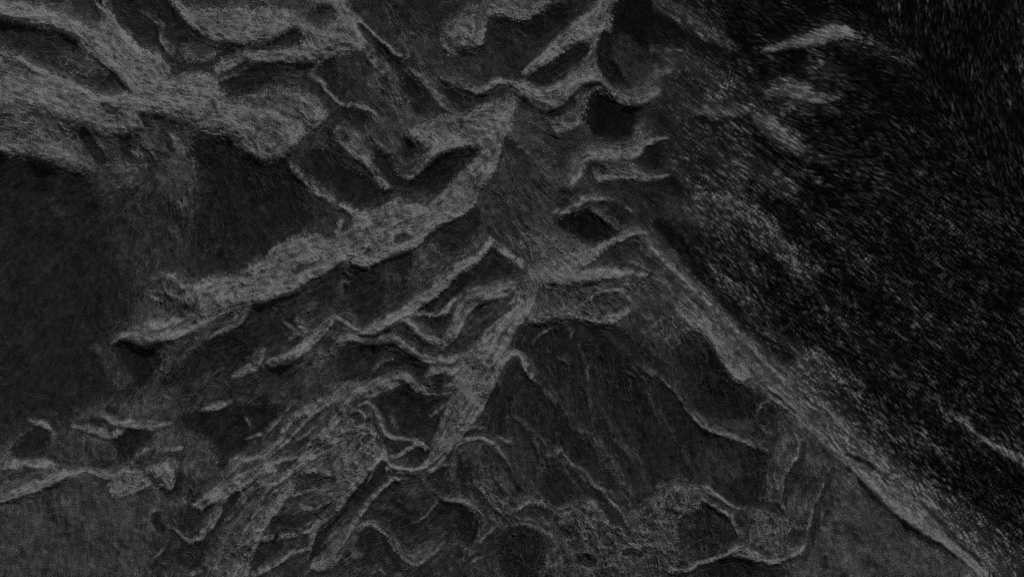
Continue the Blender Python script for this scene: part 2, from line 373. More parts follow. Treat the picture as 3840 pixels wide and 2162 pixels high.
S 57 1640,740,80 1740,640,75 1800,560,60 1920,552,30 2030,490,40 2130,400,30 2200,270,40 2300,195,50 2440,130,60 2600,80,60 own=braid_b s=20
S 41 1840,635,45 1950,605,45 s=22
S 30 2090,615,35 2190,585,35 s=20
S 64 2125,720,30 2220,640,32 2320,570,40 2450,480,60 2600,410,100 own=braid_c s=18
S 36 2380,420,20 2270,510,18 2180,570,14 s=15 a=.8
S 51 1840,820,25 1950,762,22 2140,750,20
P 48 2200,650 2600,480 2600,680 2400,690 s=30
P 34 2240,705 2380,670 2510,730 2400,800 2310,800 s=25
S 56 2290,900,60 2400,850,75 2600,780,80 s=28
P 30 2000,1050 2100,1000 2280,970 2400,910 2574,872 2480,960 2380,1050 2300,1110 2100,1140 1980,1110 own=hollow_i s=20
S 42 2060,860,60 2200,880,80 s=50
S 53 2590,870,40 2470,1000,45 2370,1070,38 2250,1130,25 2080,1160,25 1970,1140,22
S 50 2375,1080,28 2345,1225,28
P 25 2410,1105 2590,1080 2590,1200 2480,1270 2370,1330 2360,1220 s=20
P 34 2130,1350 2300,1265 2350,1330 2250,1430 2000,1450 s=25
P 30 1970,1165 2080,1185 2150,1190 2100,1280 2000,1360 1890,1400 1920,1280 own=hollow_j s=20
S 57 2345,1222,28 2200,1265,30 2080,1345,38 1880,1440,45
S 60 2180,770,80 2080,900,90 1980,1020,100 1900,1120,130 1860,1220,170 1800,1320,220 1690,1460,290 own=braid_d s=25
S 27 1790,810,45 1720,910,65 1650,1020,65 1600,1100,40 s=18
S 34 1985,865,25 1885,990,38 1835,1085,20 s=16
S 47 1850,850,60 1780,1000,80 1700,1120,80 s=25
S 56 1650,920,70 1600,1010,70 1530,1110,55 1450,1180,32 1380,1150,22 1330,1090,22 1265,1070,20 own=arc_s s=16
S 28 1530,960,25 1620,905,35 s=18
P 32 1340,940 1470,920 1510,1020 1450,1110 1380,1080 1330,1020 s=25
S 44 1220,900,50 1330,880,60 1440,870,40 s=30
S 26 1170,1000,60 1210,1080,70 s=35
S 46 960,1350,60 1080,1340,70 1180,1410,60 s=40
P 31 1350,1230 1560,1170 1600,1250 1480,1380 1360,1370 s=30
S 32 1290,1200,35 1210,1300,45 1150,1380,35 s=25
S 50 1180,1310,25 1250,1220,20 s=20
S 52 1350,1440,40 1520,1400,40 1650,1310,40 s=25
S 48 20,1380,30 100,1390,25 s=20
@ 2 1
P 50 -20,-20 430,-20 300,60 210,100 120,85 -20,190 s=25
P 26 350,60 480,-10 560,20 640,60 860,60 800,180 740,330 680,400 600,420 500,380 380,390 300,330 290,200 220,110 own=hollow_k s=22
S 43 640,265,30 740,175,32 850,105,25 s=22
S 38 380,240,40 420,330,40 s=35
S 56 530,-10,32 620,38,38 720,50,35 880,40,35
S 63 1030,-10,250 960,120,250 880,260,215 800,390,150 720,500,95 650,595,45 570,640,28 470,640,25 380,612,30 320,565,35 own=central_spine s=20 c=6
S 75 1140,0,16 1070,130,16 s=14
S 50 950,0,18 840,200,18 740,400,14 s=14 a=.6
S 46 1010,150,14 900,330,14 s=12 a=.5
S 56 1090,330,18 1000,322,24 920,380,24 840,452,25 780,535,25 720,610,20 640,655,20
S 53 860,480,26 950,412,26 1040,402,30 1130,432,26 1200,510,22 1270,600,18
S 46 1170,390,30 1310,442,35 s=20
S 27 930,380,25 1000,345,40 1070,350,25 s=15
S 49 20,225,20 130,160,20 200,130,25 260,190,24 290,270,26 340,370,24 430,408,26 520,408,26 570,445,28
P 28 60,270 120,185 160,235 160,300 80,325 s=22
S 40 210,180,50 250,280,40 s=25
P 28 330,392 430,432 505,425 480,480 400,510 330,460 s=18
P 30 500,530 560,465 640,495 660,540 590,610 500,600 own=hollow_l s=18
S 53 565,440,24 500,490,26 380,545,30
S 53 560,440,26 660,485,28
P 56 -20,320 220,310 300,400 350,500 320,570 230,630 130,700 -20,800 s=25 own=braid_c
S 36 180,410,50 220,390,45 s=22
S 56 330,565,60 230,640,80 100,750,90 -20,850,90 s=22 own=braid_c
S 26 320,600,60 270,700,90 200,800,70 120,900,65 50,1000,60 -20,1090,60 own=gully_s s=16
S 53 440,725,20 390,702,24 320,760,24 230,850,26 130,970,36 60,1080,60 -20,1190,80 s=16
S 33 320,770,30 420,745,45 s=18
P 42 430,665 620,675 700,800 600,860 480,780 s=30
P 33 480,860 700,860 860,900 860,1150 700,1200 420,1150 330,1050 330,930 s=40
S 42 650,880,40 560,1050,40 490,1170,40 s=30
P 28 730,640 800,622 830,740 830,850 760,840 640,722 s=22
P 38 860,500 1000,440 1140,460 1250,600 1330,780 1200,880 1000,880 860,850 800,640 s=30
S 29 870,520,40 900,660,60 945,840,60 s=25
S 30 1080,470,50 1190,560,60 s=30
S 46 640,690,16 740,610,22 830,605,18
S 46 690,795,30 780,860,26 900,880,26 1000,920,32 1100,990,40 1180,1010,40
S 31 1010,800,50 1080,880,50 s=25
S 49 1010,735,30 1100,800,55 1160,880,80 1240,935,100 1340,900,85 1400,880,60 1500,890,38 1610,945,28 s=28 own=saddle_s
S 25 1170,730,40 1230,830,50 s=22
S 27 1260,640,40 1340,790,40 s=25
S 42 1110,640,26 1200,740,32 1300,840,30 s=20
S 42 1280,220,22 1400,310,26 1460,420,26 1510,570,22 s=18
S 40 1500,-10,40 1610,120,40 s=30
S 43 1850,20,24 1880,130,26 1900,270,20 s=20
S 43 1770,310,28 1880,375,30 s=20
S 35 1700,0,50 1720,260,50 s=50
S 36 2090,400,40 2260,570,40 s=40
S 36 2310,40,30 2400,280,30 s=30
S 45 1660,480,45 1570,550,55 s=30
S 49 1730,600,18 1800,590,18
S 45 1800,600,24 1870,690,24 1960,800,28 2110,960,30 s=20
S 38 1900,400,80 2060,620,80 2200,820,70 s=60
P 27 1520,640 1640,580 1740,640 1800,690 1890,770 1970,830 1900,890 1750,900 1640,940 1580,900 1500,850 own=hollow_m s=28
P 45 1600,980 1800,920 1950,960 2100,1100 2200,1000 2250,930 2450,780 2600,720 2600,1470 1500,1470 1560,1250 1650,1200 1600,1080 own=hummocks s=35
S 24 1940,820,60 2030,960,75 2130,1080,60 2165,1120,25 s=22
S 53 1620,980,65 1720,940,60 1790,902,60 1880,912,60 1960,970,40 2030,1050,30 2110,1095,28 s=22
S 30 1650,1090,80 1710,1090,90 s=40
S 29 1830,1310,90 1870,1330,100 s=35
S 32 2150,1235,60 2270,1275,60 s=30
S 32 2520,960,60 2560,960,60 s=30
S 35 2350,1350,90 2420,1390,90 s=40
S 34 2030,1190,60 2050,1260,50 s=30
S 34 2290,1060,50 2370,1100,60 s=40
S 53 1540,1370,70 1660,1320,70 s=35
S 52 2140,1210,45 2290,1190,50 2420,1225,35 2470,1270,20 s=20
S 50 1860,1390,18 1960,1385,20 2060,1355,18
S 52 2160,1010,50 2280,950,55 2420,900,35 s=25
S 53 2390,770,40 2470,800,60 s=35
S 50 2200,1140,30 2400,1120,30 2500,1100,25 s=25
S 50 1960,1020,60 1990,1130,60 s=35 a=.7
S 42 1400,960,70 1520,1020,60 s=40
P 27 870,900 960,925 1040,1000 1060,1060 1040,1150 980,1220 900,1150 860,1000 own=hollow_n s=25
S 50 130,1090,40 240,1052,40 320,1110,38 380,1190,36 440,1270,40 500,1315,50 560,1330,65 640,1270,75 770,1185,45 s=22
P 29 150,1110 220,1082 330,1140 380,1225 430,1300 480,1390 340,1430 280,1280 100,1250 own=hollow_o s=22
S 32 500,1210,60 640,1160,70 740,1145,60 s=35
P 32 560,1400 660,1315 720,1400 700,1470 540,1470 s=28
S 45 860,1170,24 920,1230,30 970,1268,45 1030,1190,30 1070,1060,40 1140,1005,45 s=22
S 44 960,1345,22 1110,1275,24
P 31 1200,1120 1400,1095 1500,1150 1530,1250 1480,1400 1200,1420 own=hollow_p s=35
S 46 1200,1100,45 1280,1070,50 1400,1065,40 1520,1090,40 1630,1155,35 s=25
S 45 40,1310,50 150,1280,50 s=35
S 46 200,1440,25 280,1390,25 340,1430,20 s=20
@ 2 2
P 28 100,-20 430,-20 560,80 600,200 560,250 430,290 300,270 130,200 own=great_basin s=28
P 29 -20,220 100,270 220,350 440,420 560,490 650,560 640,700 620,800 560,890 480,920 370,890 280,830 200,770 -20,700 own=great_basin s=25
P 39 300,300 560,260 660,430 560,450 450,390 s=35
P 37 120,520 400,500 450,680 250,720 s=80 a=.6
S 51 20,175,40 120,250,42 220,330,42 340,372,32 450,410,28 540,460,30 630,495,28 own=arc_e s=18
S 47 560,250,28 590,160,30 640,120,30 700,150,28 s=20
S 31 640,200,60 690,300,70 710,420,60 s=35
P 44 430,-20 600,-20 720,130 850,250 1000,350 1150,500 1330,690 1250,725 1100,560 1000,400 900,370 780,410 730,430 720,260 640,100 own=slope_e s=28
P 46 1280,740 1370,750 1600,970 1660,1080 1800,1180 2000,1250 2270,1470 700,1470 900,1320 1040,1200 1150,1000 own=apron s=30
P 44 720,420 900,380 1000,420 1120,580 1260,740 1150,1000 1040,1200 900,1280 780,1180 700,1000 620,850 650,700 s=30
S 40 1400,780,60 1480,1000,80 s=50
S 50 900,385,35 780,425,40 740,520,55 700,620,75 670,720,80 630,830,65 own=rib_a s=25
S 48 870,420,40 850,540,50 760,700,50 720,800,50 s=30
S 32 910,440,45 890,560,55 825,700,80 770,880,55 s=25
S 33 1140,640,50 1080,760,55 1030,860,50 1000,1000,50 s=25
S 47 1080,560,60 1040,750,60 950,900,60 870,960,50 s=28
S 47 1270,740,35 1200,900,50 1120,1030,38 1050,1160,28 1040,1280,38 s=22
S 36 1090,960,40 1060,1040,40 s=30
P 51 520,980 620,960 740,1020 820,1060 760,1110 700,1130 780,1180 900,1250 870,1280 760,1310 680,1340 560,1320 480,1270 400,1230 500,1180 own=knoll_se s=28
S 56 560,1010,70 640,1040,80 690,1090,60 s=40
P 33 790,1130 850,1092 930,1082 930,1180 870,1222 790,1210 s=22
S 36 540,1225,50 590,1240,55 s=28
S 55 985,900,14 955,1060,16 940,1180,16 885,1265,18 760,1318,20 680,1342,24 560,1318,20 480,1285,16 380,1260,14
S 53 -20,1405,22 100,1340,22 240,1310,20 370,1260,22 480,1200,20 620,1080,16
S 33 650,910,60 710,920,60 s=30
S 31 750,960,40 775,1000,30 s=20
S 33 1010,1020,60 970,1180,65 930,1290,55 s=30
S 34 1080,1300,40 1090,1380,40 s=25
P 32 -20,1000 150,965 300,1015 420,1150 400,1200 250,1290 -20,1330 own=hollow_q s=30
S 50 -20,760,80 150,785,50 250,840,40 350,905,36 470,935,28 s=22
S 47 -20,860,60 120,910,50 s=35
S 27 140,880,25 250,950,38 340,1000,20 s=18
S 50 250,945,16 350,990,22 430,1120,20 475,1185,18
S 33 420,1000,45 480,1080,40 s=28
P 34 -20,1430 350,1305 650,1375 780,1345 720,1470 -20,1470 s=20
S 42 740,1400,60 830,1340,40 s=30
# outer flank, lip and wind-combed rubble
S 42 700,0,120 1000,200,190 1250,400,180 1400,560,120 1550,720,80 s=70
S 33 1200,380,150 1500,560,170 1700,760,170 1900,900,170 2150,1100,180 2400,1300,190 2650,1470,190 s=90
S 24 1250,100,160 1600,350,200 1950,520,140 s=110
S 55 580,-20,50 750,150,60 950,330,60 1150,490,60 1330,670,60 s=40
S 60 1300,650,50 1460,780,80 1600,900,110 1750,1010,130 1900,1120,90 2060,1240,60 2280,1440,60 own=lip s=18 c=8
S 18 620,10,14 750,120,20 850,210,14 s=12 a=.8
S 17 1020,330,14 1090,385,24 1170,480,14 s=12
S 17 1250,560,14 1290,600,24 1345,690,16 s=12
S 14 1240,520,25 1380,580,40 1480,650,50 1600,720,55 1720,830,45 1860,960,45 2000,1080,45 2140,1230,30 s=28 a=.85
P 24 1625,978 1700,1045 1800,1130 1950,1225 2050,1300 1850,1215 1720,1130 1660,1065 s=16 a=.5
S 48 2030,232,12 2200,350,30 2350,460,40 2450,520,60 2640,620,70 s=25 own=streak_se
P 9 1900,-20 2600,-20 2600,400 2300,330 2050,200 s=150 a=.6
P 8 1700,640 1950,800 2300,1000 2600,1150 2600,700 2350,560 2000,520 s=120 a=.6
# ---- closer survey of the braided ridges
z 560 1500 1660
P 36 1500,60 1640,40 1560,200 1480,310 1380,400 1300,450 1180,500 1050,510 1160,380 1200,290 1260,200 1400,120 s=40
S 57 1560,10,30 1430,90,35 1330,130,45 1240,180,45 1180,260,45 1150,340,40 1080,430,35 1000,490,35 920,520,40 840,530,40 s=22
S 29 1560,200,30 1480,310,45 1390,390,35 1280,440,20 s=22
S 60 1760,30,60 1680,110,60 1590,230,60 1500,310,60 1430,400,60 1330,480,50 1260,520,30 1150,535,25 s=24
S 60 1700,270,26 1620,310,25 1520,420,30 1400,500,40 1310,570,36 1220,630,36 1160,710,34 s=18
P 31 1110,560 1180,540 1300,510 1240,580 1170,640 1130,610 s=18
S 40 820,600,40 940,570,35 s=22
S 62 1060,560,50 960,620,55 860,670,60 760,720,85 640,800,110 520,880,90 440,950,30 s=22
S 51 830,820,20 930,790,20 1010,740,28 1200,740,20 s=16
P 26 750,800 800,820 760,900 700,990 640,1080 580,1190 540,1170 600,1050 660,930 s=18
P 45 800,860 1000,780 960,900 850,1060 760,1190 640,1240 600,1180 720,980 s=28
S 56 1120,800,60 1060,900,75 970,1020,85 880,1130,90 800,1230,130 720,1330,180 600,1450,210 s=28
S 31 1020,830,25 960,940,30 880,1040,35 820,1140,25 s=18
P 30 1400,640 1500,630 1620,700 1560,760 1400,800 1320,720 s=25
P 27 1040,1080 1150,1000 1330,1010 1450,940 1640,890 1560,960 1460,1070 1380,1150 1250,1190 1100,1190 s=22
S 56 1640,870,40 1560,980,40 1470,1070,45 1420,1130,35 1320,1170,25 1120,1200,25 1010,1200,25 s=16
P 24 1500,1150 1680,1120 1720,1130 1640,1260 1540,1370 1440,1430 1400,1420 1430,1300 s=20
P 27 990,1210 1090,1230 1160,1270 1060,1350 960,1440 880,1440 930,1330 s=20
S 55 1450,1110,35 1420,1200,30 1420,1290,30 1370,1310,25 1220,1350,32 1130,1410,45 1040,1450,40 s=16
S 58 1980,560,50 1880,660,60 1780,750,70 1700,820,65 1640,880,40 s=24
S 55 1640,760,28 1540,790,28 1420,810,24 s=18
S 55 1350,920,60 1440,930,65 1560,880,55 1660,820,50 s=24
P 25 2050,560 2090,600 2060,700 1960,780 1860,900 1760,1020 1700,1120 1650,1130 1700,1000 1800,850 1950,680 s=18
P 28 2070,750 2180,740 2160,790 2020,830 1960,900 s=20 a=.8
S 54 2190,700,22 2140,690,25 2070,740,28 1980,830,28 1880,940,28 1800,1060,40 1730,1180,70 1620,1310,100 1500,1440,130 s=18
S 46 1840,1130,36 1930,1080,36 2040,1120,28 s=20
S 55 2090,600,25 2160,625,26 2260,630,26 2370,620,30 2460,540,40 2560,460,50 s=16
P 27 2180,370 2280,350 2260,410 2180,450 s=18
P 27 2270,460 2350,410 2440,440 2420,520 2330,570 2260,530 s=20
P 29 2000,300 2100,350 2100,400 2020,370 s=25
S 53 2140,490,24 2250,450,26 2320,400,26 2360,370,26 2460,430,24 s=14
S 52 1990,100,20 2040,170,22 2070,270,22 2130,330,22 2260,340,24 2340,370,24 s=14
S 48 1740,150,20 1820,90,22 1880,130,22 1890,220,25 s=14
P 28 1800,200 1840,130 1880,200 1840,240 s=20
P 30 1900,1150 1980,1120 2090,1170 2130,1280 2200,1380 2100,1440 1850,1440 1900,1300 s=40
P 31 2050,1000 2200,960 2400,1000 2450,1200 2300,1280 2150,1200 s=50
S 48 2100,1130,45 2160,1240,42 2240,1330,45 2320,1370,60 2430,1310,75 2570,1250,55 s=24
S 56 350,1230,24 440,1210,36 500,1150,55 560,1060,62 620,960,55 s=18
P 28 470,980 560,920 620,910 560,970 500,1010 s=16
P 31 250,1040 330,960 430,980 460,1090 420,1170 330,1180 s=30
P 27 20,1010 80,980 110,1080 60,1130 s=25
z 1900 1560 3000
P 25 1980,600 2100,500 2230,560 2260,680 2180,760 2060,790 1960,740 1900,660 s=45
S 54 1640,10,36 1750,90,42 1860,140,36 1980,170,28 2110,220,28 2200,270,36 s=18
S 50 2560,170,38 2460,210,38 2410,300,42 2360,400,56 2340,500,56 2300,650,46 2230,740,32 s=22
S 44 490,310,24 560,400,24 600,430,28 690,470,26 740,560,28 800,620,32 900,660,38 980,720,38 s=20
S 45 440,300,46 350,350,50 s=30
P 47 1080,900 1200,840 1380,700 1540,560 1700,640 1760,700 1620,800 1500,900 1300,930 1100,950 s=45
P 24 800,700 850,680 900,760 980,830 1060,960 1050,1030 960,980 880,900 820,800 s=22
S 42 620,100,30 740,160,34 860,330,30 880,450,30 s=35 a=.8
S 42 960,200,38 1050,270,46 1110,360,46 s=35
S 52 1080,870,44 1180,830,36 1260,860,26 1350,790,26 1370,700,34 1480,640,44 1640,630,36 1740,630,40 1830,680,32 1920,760,26 2050,800,24 s=18
S 54 1240,900,18 1310,920,18 1430,930,16 s=12
S 31 1420,830,45 1510,850,55 s=30
S 29 1820,720,40 1950,810,40 s=24
S 24 1710,750,28 1790,820,38 1900,880,42 1930,940,28 s=18
S 51 1730,730,20 1850,810,18 1960,870,20 2000,960,24 2080,1060,24 s=14
P 31 1540,920 1700,880 1850,900 1940,1000 2030,1100 1960,1150 1800,1200 1650,1200 1560,1100 s=50
P 29 1440,1370 1600,1370 1700,1300 1960,1240 2250,1290 2400,1290 2400,1420 1440,1420 s=18
S 55 2060,1130,22 1980,1170,24 1900,1230,26 1780,1265,32 1680,1290,28 1610,1340,28 1520,1360,22 1430,1330,18 s=14
S 55 1990,1220,20 2140,1240,18 2250,1270,22 2340,1285,26 2430,1260,22 2540,1200,20 s=14
P 28 1010,1180 1100,1140 1120,1200 1050,1220 s=18
P 26 1150,1250 1180,1180 1250,1150 1230,1210 s=16
S 48 970,1220,28 980,1150,28 1060,1140,20 1150,1125,24 1290,1105,24 1350,1150,18 1430,1240,18 s=16
S 48 1030,1220,18 1090,1270,20 1160,1280,22 1210,1220,20 1260,1160,18 s=14
P 26 650,1230 720,1190 790,1260 770,1330 690,1310 s=22
S 48 620,1250,20 700,1330,18 800,1330,18 910,1310,16 s=14
P 25 450,980 520,950 570,1010 500,1050 440,1030 s=28
S 52 440,840,55 540,830,55 620,780,55 730,780,46 820,820,28 870,900,28 930,970,24 1000,980,22 1040,1060,28 s=18
S 49 0,760,76 110,740,76 220,730,46 330,760,38 400,810,28 s=24
P 30 170,830 240,770 380,810 400,860 300,880 220,900 s=30
S 47 350,950,50 450,1100,46 560,1120,46 s=40
S 48 350,1270,60 480,1240,60 s=35
P 29 -20,1000 180,980 320,1050 330,1200 250,1420 -20,1420 s=50
S 50 2170,900,90 2280,950,130 2300,1050,110 2200,1100,60 s=45
P 29 2480,1010 2560,1000 2570,1110 2480,1130 s=20
S 33 2230,1170,60 2300,1220,50 s=28
P 29 2000,870 2090,840 2100,930 2050,980 s=25
z 2300 300 3300
P 27 0,330 600,250 1300,330 1350,500 1500,800 1450,1450 0,1450 s=350 a=.6
P 33 450,100 900,100 1300,130 1400,230 900,260 500,300 s=160
P 18 230,640 420,590 520,640 480,780 380,850 240,800 s=60
P 17 500,940 750,920 900,1100 700,1180 450,1000 s=120
P 14 1260,950 1400,1000 1400,1150 1280,1080 s=80
P 10 1420,560 1600,700 1800,760 1700,830 1450,700 s=100
P 9 1400,1180 1600,1130 1900,1250 1700,1400 1450,1330 s=130
S 45 1080,860,80 1250,840,110 1440,890,80 s=90
S 44 1500,980,70 1640,1030,100 1780,1010,50 s=70
S 42 1540,1080,40 1680,1130,45 s=45
S 41 560,1230,110 700,1280,120 850,1380,90 s=110
S 39 1050,1200,110 1300,1280,110 1450,1400,110 s=110
S 52 1400,370,60 1480,450,115 1600,540,105 1740,620,70 s=45
S 35 1740,640,70 1900,700,70 2080,790,50 s=70
S 49 820,310,36 1000,305,50 1200,300,52 1340,280,45 s=45
S 46 1650,270,70 1740,230,60 1860,210,50 s=45
S 55 1540,145,50 1740,110,80 1900,165,95 2040,190,50 2180,175,12 s=36
S 30 2000,260,70 2150,310,55 s=60
S 10 1840,250,45 1930,255,45 s=30
S 54 0,130,80 150,180,80 300,170,60 400,110,50 s=50
S 52 270,400,50 270,520,60 220,600,80 s=40
S 44 100,1200,28 200,1290,45 s=40
@ 0 2
S 66 600,390,12 720,365,30 850,332,40 1000,312,64 1080,282,80 1160,252,70 1290,262,24 s=24
@ 2 2
S 58 640,20,40 850,205,50 1050,370,50 1250,560,55 1400,710,60 s=30
S 44 900,180,60 1150,360,80 1350,480,70 1480,580,50 s=60
S 52 1450,690,60 1600,820,85 1750,940,95 1900,1060,70 s=30
S 46 1480,560,60 1650,720,70 1800,860,70 1980,1010,70 2150,1170,80 2350,1350,100 2500,1470,100 s=60
S 34 1700,640,90 2000,880,120 2300,1120,150 2620,1380,170 s=160
S 13 1240,520,25 1380,580,36 1480,650,44 1600,720,44 1720,830,36 1860,960,38 2000,1080,40 2140,1230,28 s=24 a=.85
S 15 1500,700,14 1560,760,18 s=12
S 15 680,60,12 760,130,16 850,215,12 s=10
S 16 1030,335,12 1090,385,20 1170,480,12 s=10
S 64 1560,880,50 1700,985,80 1850,1085,70 2000,1190,50 s=22
P 21 1625,978 1700,1045 1800,1130 1950,1225 2050,1300 1850,1215 1720,1130 1660,1065 s=14 a=.8
z 0 0 3840
# upland streaks
S 74 0,130,10 60,160,12 160,205,12 250,250,12 350,270,14 s=14
S 72 0,40,14 90,52,22 180,80,18 230,120,18 s=16
S 70 300,280,14 430,262,20 560,290,20 640,350,16 s=18
S 70 200,110,10 260,150,14 330,205,14 380,250,14 s=14
S 72 420,215,16 500,225,24 545,200,14 s=16
S 68 560,330,10 620,370,14 670,395,14 740,360,18 s=16
S 48 600,262,10 680,268,14 740,300,10 s=12
S 66 0,200,30 100,230,36 220,290,30 310,330,20 s=24
S 70 -10,300,8 80,330,8 160,390,8 s=14 a=.5
# faint lines down the great dark face
S 44 1300,880,6 1360,940,7 1400,1000,6 1440,1060,5 s=8 a=.6
S 42 1475,870,5 1480,950,7 1490,1050,6 s=8 a=.6
S 41 1405,900,4 1440,905,4 s=6 a=.6
S 44 1590,925,8 1645,938,10 1700,985,9 1750,1045,12 1800,1082,14 1860,1103,11 1925,1135,10 s=9
S 40 1560,900,6 1640,1010,8 1720,1130,8 1760,1220,8 s=14 a=.6
S 40 1500,1000,6 1560,1110,8 1640,1230,8 s=14 a=.6
S 38 1650,850,8 1700,960,8 1740,1010,6 s=14 a=.6
S 40 1290,1040,6 1370,1110,7 1430,1190,7 1480,1260,6 s=10 a=.6
S 38 1340,860,6 1400,960,6 1460,1080,6 1490,1150,6 s=12 a=.6
S 40 1420,1065,6 1480,1090,7 1540,1160,7 1600,1260,6 s=10 a=.6
S 37 1760,830,8 1830,950,10 1900,1010,10 s=20 a=.6
S 23 1380,1010,8 1420,1110,10 s=16 a=.7
S 22 1560,1010,14 1660,1150,18 s=24 a=.6
S 22 1700,880,14 1800,980,16 s=24 a=.6
# outer flank: long bands running down to the right
S 36 1640,360,24 1740,470,34 1830,590,34 1900,700,26 s=30
S 34 1700,300,26 1800,400,36 1900,520,36 2000,680,28 s=34
S 36 1620,560,18 1720,680,24 1830,800,24 1950,900,20 s=24
S 14 1660,560,20 1760,690,26 1880,820,26 1990,900,24 s=24
S 26 1900,420,24 2060,560,30 2250,720,30 2420,880,30 s=40
S 25 1960,640,24 2120,800,30 2300,960,30 2480,1120,30 s=40
S 22 2050,330,24 2250,470,30 2450,620,30 s=40
S 54 1600,580,8 1660,640,12 1720,700,14 1780,760,14 1850,830,16 1930,910,16 2010,985,14 s=14
S 50 1560,640,10 1640,690,14 1740,760,16 1830,850,16 1920,940,16 2020,1030,14 2110,1120,12 s=14
S 22 1640,650,5 1730,740,7 1830,845,7 s=9 a=.35
S 22 1900,870,5 1990,960,8 2080,1050,6 s=9 a=.35
S 52 2000,950,10 2100,1050,12 2200,1160,12 2300,1260,12 2400,1360,12 s=12
S 18 2060,1020,4 2150,1110,6 2230,1200,5 s=8 a=.35
# thin threads of the lower braids
S 58 655,1170,5 720,1110,6 790,1040,6 850,1000,6 s=7
S 56 560,1245,6 640,1180,8 700,1150,7 s=8
S 58 800,1130,5 860,1085,7 920,1080,6 s=8
S 54 690,1260,5 750,1240,7 830,1220,7 890,1190,6 s=8
S 54 640,1360,5 700,1350,6 760,1330,6 800,1290,6 s=7
S 56 560,1440,8 600,1370,10 640,1290,9 680,1220,8 s=10
S 52 480,1360,4 510,1330,6 540,1280,6 565,1240,5 s=7
S 54 760,1450,6 830,1380,8 900,1300,7 960,1230,6 s=8
S 50 860,1330,6 930,1320,6 980,1350,6 1020,1400,6 1080,1370,7 1120,1340,6 s=8
S 48 1180,1390,5 1220,1350,6 1260,1310,7 s=8
S 48 1110,1250,5 1180,1260,6 1240,1300,6 s=8
S 46 1200,1210,5 1240,1260,6 1270,1290,6 s=8
S 46 1400,1290,5 1470,1270,6 1500,1280,5 s=8
S 24 930,1190,8 880,1260,9 830,1330,9 s=8
S 22 700,1340,8 660,1420,8 s=10
S 24 990,1260,10 1030,1290,14 s=16
S 24 1170,1290,14 1190,1340,14 s=16
@ 2 2
S 58 2030,232,10 2200,350,24 2350,460,34 2450,520,48 2640,620,58 s=16
z 1920 0 3840
P 17 400,500 560,520 620,620 570,720 450,640 380,580 s=40
P 19 620,750 740,720 770,790 720,840 640,830 s=35
P 12 1250,270 1420,270 1450,350 1400,430 1270,420 s=50
S 42 740,30,60 850,80,70 940,140,60 1050,200,40 s=50
S 40 700,240,30 780,260,40 860,290,60 s=50
S 52 690,380,40 770,350,50 820,380,30 s=40
S 54 560,500,60 640,500,70 720,460,60 s=40
S 38 820,300,60 950,350,70 1050,450,60 s=70
S 52 880,560,40 1000,565,50 1120,570,45 1220,550,35 s=35
S 34 1500,330,80 1600,360,80 1650,420,50 s=60
S 30 1700,200,80 1850,250,80 1980,290,50 s=60
S 56 1230,600,50 1300,660,90 1360,710,80 1450,760,50 s=40
S 56 1290,470,50 1400,450,70 1480,490,70 1560,500,50 1640,490,15 s=35
S 48 1370,560,50 1430,520,50 s=40
S 70 1260,255,14 1380,235,34 1500,210,60 1620,170,70 1700,175,30 s=24
S 58 640,650,50 640,710,60 590,770,70 480,770,70 370,780,50 330,870,50 290,940,30 s=35
S 52 640,730,28 700,710,28 780,690,18 s=16
S 54 440,880,50 560,860,70 680,890,40 780,880,16 s=30
S 40 1050,850,90 1200,870,90 1280,880,70 s=60
S 42 1290,930,70 1380,960,80 s=50
S 44 1060,1010,60 1180,1100,80 1280,1200,90 1370,1290,80 1480,1390,50 s=50
S 40 800,1040,80 900,1090,80 s=60
S 12 740,1130,50 840,1220,70 920,1320,70 1000,1400,60 s=50
S 12 1240,700,50 1330,800,80 1450,860,80 s=70
S 12 1200,930,60 1300,1020,80 s=60
z 0 1081 1920
S 58 1180,440,24 1280,390,46 1310,330,36 1330,300,20 s=14
S 62 1340,390,36 1450,350,50 1560,270,40 1640,190,44 1680,140,26 s=16
S 54 1490,160,22 1530,200,28 1580,215,24 s=14
S 57 1020,605,14 1090,595,22 1160,572,14 s=10
S 58 1740,510,40 1850,500,44 1930,460,40 2010,435,34 2070,470,32 2130,510,30 2300,520,24 s=16
S 57 1680,270,24 1770,245,28 1850,275,24 1960,260,26 2040,290,28 2110,340,28 2200,365,28 2320,350,30 s=14
S 55 2150,435,20 2220,415,24 2330,420,20 s=12
S 54 150,670,16 230,690,22 270,730,20 s=12
S 56 370,690,20 450,710,28 560,740,32 600,720,22 s=14
S 57 540,660,20 640,685,28 740,695,28 860,680,24 s=14
S 62 0,890,36 180,880,34 290,910,44 340,930,30 s=16
S 65 20,1065,18 150,1010,46 280,960,48 340,935,28 440,910,24 540,940,32 s=14
P 62 545,960 640,950 780,910 850,880 860,1000 790,965 690,1010 590,1050 s=18
z 0 0 3840
S 40 130,500,10 150,540,14 s=24
S 40 290,440,14 310,490,18 s=24
S 46 300,450,10 330,440,14 s=14
S 40 380,330,8 410,420,12 450,470,10 s=16
S 34 100,700,10 160,640,12 s=30
S 34 60,860,10 130,790,12 s=30
z 1900 1560 3000
S 47 60,880,16 150,900,20 240,920,18 330,990,18 s=14
S 46 420,1090,16 520,1110,20 620,1090,18 720,1150,16 s=14
S 46 560,1000,18 640,960,20 700,900,18 680,830,16 s=14
S 45 820,1120,16 900,1160,18 960,1130,16 s=14
S 47 1080,1000,20 1160,980,22 1260,990,20 1340,960,16 s=16
S 45 1340,1230,16 1420,1280,18 1480,1240,16 1560,1260,16 s=14
S 45 540,1220,16 620,1180,16 700,1170,14 s=14
S 44 1500,760,16 1580,720,18 1660,740,16 s=14
S 45 1600,800,18 1540,870,20 1460,900,16 s=14
